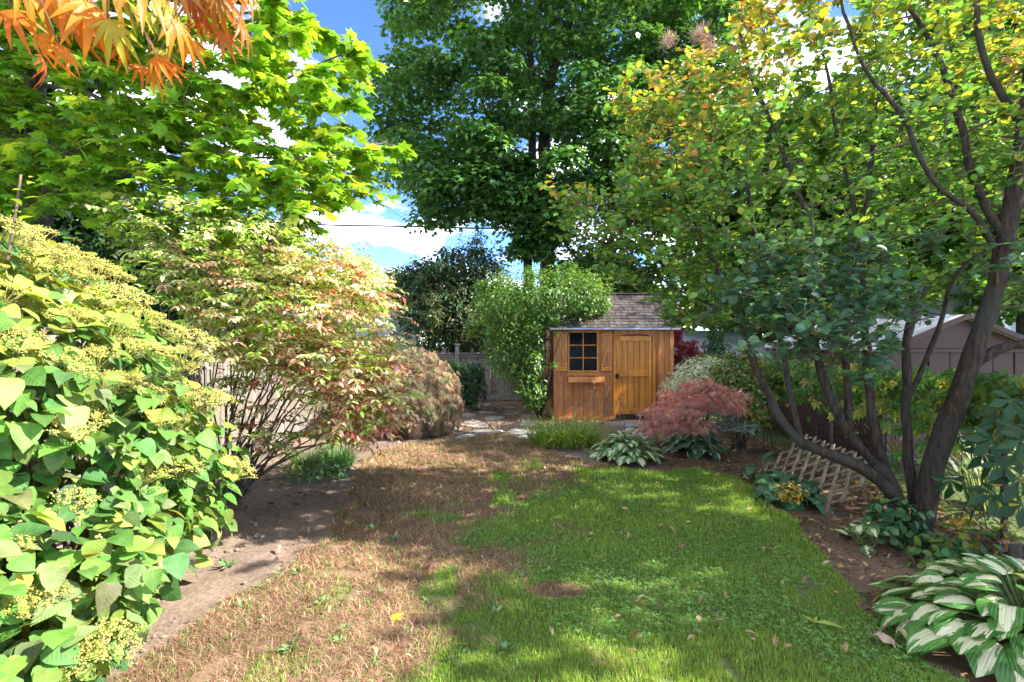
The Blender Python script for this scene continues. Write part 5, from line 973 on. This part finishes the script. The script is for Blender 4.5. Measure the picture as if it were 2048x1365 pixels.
# ------------------------------------------------------------------ neighbouring buildings, cable
def metal_shed():
    y0, y1, xl, xr, ze, zr = 7.0, 10.2, 5.1, 7.15, 1.60, 2.03; xm = (xl+xr)/2
    t = thing('metal_shed', 'brown metal garden shed with pale gable roof behind the chain link fence', 'shed', (xm, y0, 0))
    def w(nm, a, b, c, d): return prism(nm, slab(a, b, c, d, .03), M_BROWN_METAL, t)
    w('side_wall', (xl, y0, 0), (xl, y1, 0), (xl, y1, ze), (xl, y0, ze)); w('side_wall', (xr, y1, 0), (xr, y0, 0), (xr, y0, ze), (xr, y1, ze)); w('back_wall', (xr, y1, 0), (xl, y1, 0), (xl, y1, ze), (xr, y1, ze))
    n = 7; bw = (xr-xl)/n
    for i in range(n): plank('panel', (bw-.012, .03, ze-.02), (xl+bw*(i+.5), y0+(i % 2)*.008, ze/2), M_BROWN_METAL, t, bev=.006)
    prism('gable', ([(xl, y0-.01, ze), (xr, y0-.01, ze), (xm, y0-.01, zr), (xl, y0+.03, ze), (xr, y0+.03, ze), (xm, y0+.03, zr)], [(0, 1, 2), (5, 4, 3), (0, 3, 4, 1), (1, 4, 5, 2), (2, 5, 3, 0)]), M_BROWN_METAL, t)
    plank('door_track', (xr-xl, .05, .05), (xm, y0-.02, ze-.03), M_BROWN_METAL, t)
    for sx, a, b in ((0, xl-.1, xm), (1, xm, xr+.1)):
        za, zb = (ze-.045, zr) if sx == 0 else (zr, ze-.045); rf = prism('roof', slab((a, y0-.12, za+.03), (b, y0-.12, zb+.03), (b, y1+.1, zb+.03), (a, y1+.1, za+.03), .03), M_ROOF_METAL, t)
        an = math.atan2(zb-za, b-a); plank('roof_trim', (math.hypot(b-a, zb-za), .03, .07), ((a+b)/2, y0-.14, (za+zb)/2+.01), M_BROWN_METAL, rf, rot=(0, -an, 0))
        for k in range(7): plank('roof_seam', (math.hypot(b-a, zb-za), .02, .02), ((a+b)/2, y0+.2+k*.46, (za+zb)/2+.04), M_ROOF_METAL, rf, rot=(0, -an, 0), bev=.002)
metal_shed()
def grey_outbuilding():
    x0, x1, y0 = 4.6, 7.6, 14.6; t = thing('grey_outbuilding', 'low outbuilding with light grey roof and red trim right of the shed', 'building', ((x0+x1)/2, y0, 0))
    n = 20; bw = (x1-x0)/n
    for i in range(n): plank('board', (bw-.01, .03, 1.1), (x0+bw*(i+.5), y0, .58), M_FENCE, t)
    plank('side_wall', (.05, 2.4, 1.1), (x0+.02, y0+1.24, .55), M_FENCE, t); plank('side_wall', (.05, 2.4, 1.1), (x1-.02, y0+1.24, .55), M_FENCE, t)
    rf = prism('roof', slab((x0-.15, y0-.25, 1.17), (x1+.15, y0-.25, 1.17), (x1+.15, y0+2.4, 2.05), (x0-.15, y0+2.4, 2.05), .05), M_ROOF_METAL, t); plank('fascia', (x1-x0+.3, .03, .15), ((x0+x1)/2, y0-.27, 1.08), M_RED_TRIM, rf)
    plank('back_wall', (x1-x0, .05, 2.0), ((x0+x1)/2, y0+2.4, 1.0), M_FENCE, t)
grey_outbuilding()
def house(name, label, x0, x1, y0, y1, ze, zr, wall, roofm, wins, along='x'):
    t = thing(name, label, 'house', ((x0+x1)/2, y0, 0)); xm, ym = (x0+x1)/2, (y0+y1)/2
    plank('wall', (x1-x0, .15, ze), (xm, y0+.075, ze/2), wall, t); plank('wall', (x1-x0, .15, ze), (xm, y1-.075, ze/2), wall, t); plank('wall', (.15, y1-y0-.3, ze), (x0+.075, ym, ze/2), wall, t); plank('wall', (.15, y1-y0-.3, ze), (x1-.075, ym, ze/2), wall, t)
    rf = prism('roof', slab((x0-.3, y0-.3, ze-.05), (x1+.3, y0-.3, ze-.05), (x1+.3, ym, zr), (x0-.3, ym, zr), .12), roofm, t); prism('roof', slab((x1+.3, y1+.3, ze-.05), (x0-.3, y1+.3, ze-.05), (x0-.3, ym, zr), (x1+.3, ym, zr), .12), roofm, t)
    for x in (x0+.1, x1-.1): prism('gable', ([(x-.06, y0, ze), (x-.06, y1, ze), (x-.06, ym, zr-.15), (x+.06, y0, ze), (x+.06, y1, ze), (x+.06, ym, zr-.15)], [(0, 2, 1), (3, 4, 5), (0, 1, 4, 3), (1, 2, 5, 4), (2, 0, 3, 5)]), wall, t)
    plank('fascia', (x1-x0+.6, .04, .14), (xm, y0-.32, ze-.1), M_WHITE, rf)
    for wx, wz, ww, wh in wins:
        f = plank('window', (ww, .06, wh), (wx, y0-.02, wz), M_WHITE, t); plank('pane', (ww-.14, .02, wh-.14), (wx, y0-.055, wz), M_GLASS, f, bev=0)
    return t
house('neighbour_garage', 'white walled neighbouring garage glimpsed over the back left fence', -9.5, -3.95, 19.5, 24.5, 1.95, 3.0, M_WHITE, M_GREY_ROOF, [(-4.9, 1.3, .9, .7), (-7.2, 1.3, .9, .7)])
house('neighbour_house', 'blue grey house with dark windows glimpsed at the far right', 13.2, 22, 15.5, 22, 4.8, 7.2, M_BLUEGREY, M_GREY_ROOF, [(14.3, 2.2, 1.0, 1.8), (16.0, 2.2, 1.0, 1.8), (18.5, 2.2, 1.4, 1.5)])
def cables():
    for i, (label, a, b, r, sag) in enumerate([('thick black overhead cable crossing the sky gap', P(200, 428, 21), P(1900, 455, 21), .034, .35), ('thin upper wire slanting down in the sky gap', P(560, 280, 23), P(1030, 580, 23), .006, .0), ('thin lower wire slanting down in the sky gap', P(540, 310, 23.5), P(980, 560, 23.5), .006, .0)]):
        d = b-a; a2 = a-d*(.25 if i == 0 else .9); b2 = b+d*(.25 if i == 0 else .3); s = np.linspace(0, 1, 40)[:, None]; q = a2+(b2-a2)*s; q[:, 2] -= sag*4*(s*(1-s))[:, 0]
        q2 = q if i else q+np.stack([np.zeros(40), np.zeros(40), .012*np.sin(np.arange(40)*1.7)], 1); V, T = tubes(q2, np.full(40, r), 6); o = MB().add(V, T).build('overhead_cable', M_CABLE, None, True); tag(o, label, 'cable')
cables()

# ------------------------------------------------------------------ stones, weeds, fallen leaves
def stone_mesh(name, sx, sy, sz, n=9, seed=0):
    bm = bmesh.new(); an = np.sort(np.linspace(0, 2*np.pi, n, endpoint=False)+U(-.2, .2, n)); r = U(.8, 1.1, n)
    top = [bm.verts.new((sx*.93*r[i]*math.cos(an[i]), sy*.93*r[i]*math.sin(an[i]), sz*U(.85, 1))) for i in range(n)]; mid = [bm.verts.new((sx*r[i]*math.cos(an[i]), sy*r[i]*math.sin(an[i]), sz*.55)) for i in range(n)]; bot = [bm.verts.new((sx*r[i]*math.cos(an[i]), sy*r[i]*math.sin(an[i]), -.03)) for i in range(n)]
    ct = bm.verts.new((0, 0, sz)); cb = bm.verts.new((0, 0, -.03))
    for i in range(n):
        j = (i+1) % n; bm.faces.new((ct, top[i], top[j])); bm.faces.new((top[i], mid[i], mid[j], top[j])); bm.faces.new((mid[i], bot[i], bot[j], mid[j])); bm.faces.new((cb, bot[j], bot[i]))
    me = bpy.data.meshes.new(name); bm.to_mesh(me); bm.free(); return me
def put(name, me, mat, loc, rz=0, sc=1, parent=None):
    o = bpy.data.objects.new(name, me); COL.objects.link(o)
    if not me.materials: me.materials.append(mat)
    o.location = loc; o.rotation_euler = (0, 0, rz); o.scale = (sc,)*3; o.parent = parent; return o
def stones():
    t = bpy.data.objects.new('path', None); COL.objects.link(t); t['kind'] = 'structure'; ms = [stone_mesh('flagstone', .3, .22, .035) for _ in range(6)]; pts = []
    for _ in range(900):
        x, y = U(-2.1, .75), U(8.9, 13.6)
        if x < -1.1+.0*(y) and y < 9.8: continue
        if all(math.hypot((x-a)/.62, (y-b)/.5) > 1 for a, b in pts): pts.append((x, y))
    for i, (x, y) in enumerate(pts): put('flagstone', ms[i % 6], M_STONE, (x, y, gz(x, y)-.012), U(0, 6.3), U(.75, 1.1), t)
    for i, (px, py) in enumerate([(1060, 870), (1095, 862), (1035, 868)]): g = G(px, py); put('flagstone', ms[i], M_PEBBLE, (g[0], g[1], gz(g[0], g[1])-.005), U(0, 6), .8, t)
    st = put('step_stone', stone_mesh('step_stone', .62, .32, .09, 13), M_STONE, (*G(1275, 853)[:2], 0), .1); tag(st, 'large flat pale stone step below the shed door', 'stone')
    pm = [stone_mesh('pebble', .06, .045, .05, 8) for _ in range(4)]; ps = [stone_mesh('pebble', .06, .045, .05, 8) for _ in range(3)]; M_SOILSTONE = surfmat('soil_stone', (.16, .12, .095), (.3, .25, .2), (20, 20, 20), .9, .4, 6, objrand=.3)
    for i in range(34):
        g = G(U(1236, 1300), U(862, 884)); o = put('pebble', pm[i % 4], M_PEBBLE, (g[0], g[1], 0), U(0, 6), U(.6, 1.4)); tag(o, 'pale rounded pebble in the heap below the shed step', 'pebble', 'pebbles by the shed step')
    for i in range(16):
        g = G(U(430, 680), U(960, 1200)); 
        if lawn_mask(np.array([g[0]]), np.array([g[1]]))[0]: continue
        o = put('pebble', ps[i % 3], M_SOILSTONE, (g[0], g[1], gz(g[0], g[1])-.008), U(0, 6), U(.2, .55)); tag(o, 'small stone lying on the bare soil at left', 'pebble', 'stones on the left soil')
stones()
def clods():
    n = 8500; x = np.r_[U(-3.5, -1.4, n), U(1.4, 4.1, n)]; y = np.r_[U(2.4, 9, n), U(2.6, 9, n)]; k = ~lawn_mask(x, y) & (vnoise(x, y, 2.4, 33) > .35); x, y = x[k], y[k]; N = len(x); sz = np.exp(rng.normal(-4.85, .55, N))
    oc = np.array([(1, 0, 0), (0, 1, 0), (-1, 0, 0), (0, -1, 0), (0, 0, .8)]); V = oc[None]*(1+U(-.4, .4, (N, 5, 3)))*sz[:, None, None]; V = V+np.stack([x, y, gz(x, y)+.004], 1)[:, None]
    T = (np.array([(0, 1, 4), (1, 2, 4), (2, 3, 4), (3, 0, 4)])[None]+(np.arange(N)*5)[:, None, None]).reshape(-1, 3); c = np.where((x > 0)[:, None], [.12, .085, .062], [.2, .15, .115])*(1+rng.normal(0, .3, (N, 1)))
    o = MB().add(V.reshape(-1, 3), T, np.repeat(np.clip(c, .02, .6), 5, 0)).build('soil_crumbs', bpy.data.materials['garden_soil'], None, False, 'stuff'); tag(o, 'loose crumbs of dry soil on the garden beds', 'soil')
clods()
def litter():
    n = 4200; m = 3600; x = np.r_[U(2.2, 4.15, n), U(-1.9, .9, m)]; y = np.r_[3+6*rng.random(n)**1.2, U(9.3, 14.2, m)]; k = ~lawn_mask(x, y) & (vnoise(x, y, 1.7, 43) > np.where(x > 1.5, .42, .3)); x, y = x[k], y[k]; N = len(x)
    pos = np.stack([x, y, gz(x, y)+U(.012, .03, N)], 1); d = rng.normal(size=(N, 3)); d[:, 2] *= .25; c = shades((.24, .135, .075), N, .3, [(.34, .2, .1), (.13, .075, .05), (.42, .28, .12)], .6)
    o = MB().add(*place(L_SMALL, pos, d, nrm(UP+rng.normal(0, .5, (N, 3))), U(.02, .06, N), c, 1.5)).build('leaf_litter', M_DRY, None, False, 'stuff'); tag(o, 'brown crumbled leaf litter over the right bed and the paving', 'leaf litter')
litter()
def weeds():
    spots = [(250, 1290), (465, 735+400), (640, 1215), (760, 1185), (905, 1315), (820, 1275), (670, 1290), (735, 1345), (560, 1155), (480, 1215), (520, 1180), (690, 1260), (930, 1330), (1000, 1310), (1030, 1295), (590, 1150), (745, 1060), (790, 1080), (880, 1045), (620, 1190), (540, 1245), (460, 1280), (850, 1195), (580, 1300), (980, 1230)]
    for i, (x, y) in enumerate(spots):
        g = G(x, y)+np.array([U(-.04, .04), U(-.04, .04), 0]); m = int(rng.integers(7, 15)); an = np.arange(m)*2.4+U(0, 6); el = U(.15, 1.6, m); d = np.stack([np.cos(an), np.sin(an), el], 1); p = np.array([g[0], g[1], gz(g[0], g[1])+.008])+np.stack([np.cos(an), np.sin(an), el], 1)*U(.0, .025, m)[:, None]; n = nrm(UP+.5*np.stack([np.cos(an), np.sin(an), 0*an], 1)+rng.normal(0, .25, (m, 3)))
        o = MB().add(*place(L_SMALL, p, d, n, U(.022, .06, m)*random.uniform(.7, 1.15), shades((.2, .33, .13), m, .2, [(.13, .25, .08)], .4))).build('weed_rosette', M_LEAF_DULL, None, True); tag(o, 'small pale green weed growing in the dry brown grass', 'weed', 'weeds in the dry grass')
weeds()
def fallen():
    bases = {}
    def lf(key, tmpl, mat, x, y, s, col, label, group, up=.02):
        n = nrm(UP+rng.normal(0, .35, 3)); d = nrm(np.array([*rng.normal(size=2), 0])); p = np.array([x, y, gz(x, y)+up])
        s_ = nrm(np.cross(d, n)); u = np.cross(s_, d); k = (key, int(rng.integers(3)))
        if k not in bases:
            V = tmpl['V'].copy(); V[:, 2] = V[:, 2]*(.6, 1.6, 2.6)[k[1]]+.25*np.sin(V[:, 0]*5+k[1])*np.abs(V[:, 0]); V[:, 2] -= V[:, 2].min(); me = trimesh('fallen_leaf', V, tmpl['T'], np.ones((len(V), 3)), tmpl['UV'], True); me.materials.append(mat); bases[k] = me
        o = bpy.data.objects.new('fallen_leaf', bases[k]); COL.objects.link(o); M = np.eye(4); M[:3, 0] = s_*s; M[:3, 1] = d*s; M[:3, 2] = u*s; M[:3, 3] = p; o.matrix_basis = Matrix(M.tolist()); o.color = (*[float(c) for c in col], 1); tag(o, label, 'leaf', group)
    pal = np.array([[.38, .22, .12], [.45, .32, .18], [.28, .15, .09], [.5, .4, .2]])
    c = 0
    while c < 75:
        px, py = U(1050, 1800), 683+np.exp(U(np.log(255), np.log(660))); g = G(px, py)
        if lawn_mask(np.array([g[0]]), np.array([g[1]]))[0]: lf('a', L_OVAL, M_DRY, g[0], g[1], U(.04, .075), pal[rng.integers(4)], 'small curled tan leaf fallen on the green grass', 'leaves fallen on the green lawn', .045); c += 1
    for _ in range(26): g = G(U(640, 1050), 683+np.exp(U(np.log(230), np.log(650)))); lf('a', L_OVAL, M_DRY, g[0], g[1], U(.04, .07), pal[rng.integers(4)]*.7, 'dark curled leaf fallen on the brown dry grass', 'leaves fallen on the dry grass', .03)
    for _ in range(110): x, y = U(2.35, 4.1), U(3.0, 8.5); lf('a', L_OVAL, M_DRY, x, y, U(.04, .08), pal[rng.integers(4)], 'brown leaf fallen on the dark soil of the right bed', 'leaves fallen in the right bed', .012)
    for _ in range(130): x, y = U(-1.8, .9), U(9.5, 14.1); lf('a', L_OVAL, M_DRY, x, y, U(.05, .1), pal[rng.integers(4)], 'brown leaf fallen on the paving by the back fence', 'leaves fallen by the back fence', .03)
    for _ in range(24): x, y = U(-3.1, -1.7), U(3.2, 7.5); lf('a', L_OVAL, M_DRY, x, y, U(.04, .07), pal[rng.integers(4)], 'tan leaf fallen on the bare soil at left', 'leaves fallen on the left soil', .012)
    for key, px, py, s, col, label in [('m', 1765, 1308, .12, (.5, .33, .24), 'large curled brown leaf on the grass beside the big hosta'), ('m', 875, 1140, .1, (.2, .1, .075), 'large dark brown crumpled leaf on the dry grass'), ('m', 787, 1240, .08, (.55, .42, .05), 'yellow leaf with a dark spot on the brown grass'), ('m', 1545, 1300, .06, (.42, .24, .13), 'orange brown leaf on the near lawn')]:
        g = G(px, py); lf(key, L_MAPLE, M_DRY, g[0], g[1], s, col, label, 'large leaves fallen on the lawn', .03)
    g = G(1630, 1262); t = thing('leaf_sprig', 'pale yellow green sprig of slender leaves on the lawn', 'leaf', (g[0], g[1], .04)); b = np.array([g[0], g[1], .05])
    for dx, dy, s in ((-.5, .8, .1), (.9, -.5, .16), (.95, -.2, .12), (.4, .5, .07)): leaf_objects('leaf', L_LANCE, 'sp', np.array([b]), np.array([(dx, dy, .15)]), np.array([(0, 0, 1.0)]), np.array([s]), np.array([(.4, .45, .1)]), M_LEAF, t)
fallen()
def stake():
    a = P(2030, 1095, 3.75); b = np.array([a[0], a[1], 0]); t = thing('wooden_stake', 'short brown split log propped by the fence at the right edge', 'log', b)
    limb('log', [b+np.array([-.02, 0, -.05]), b+np.array([-.01, 0, .1]), b+np.array([0, 0, .2])], .04, .035, M_BARK_GREY, t, 7, 8, wob=.004); limb('log', [b+np.array([0, -.02, .03]), b+np.array([.12, .05, .12]), b+np.array([.3, .1, .22])], .035, .03, M_BARK_GREY, t, 7, 8, wob=.004)
stake()
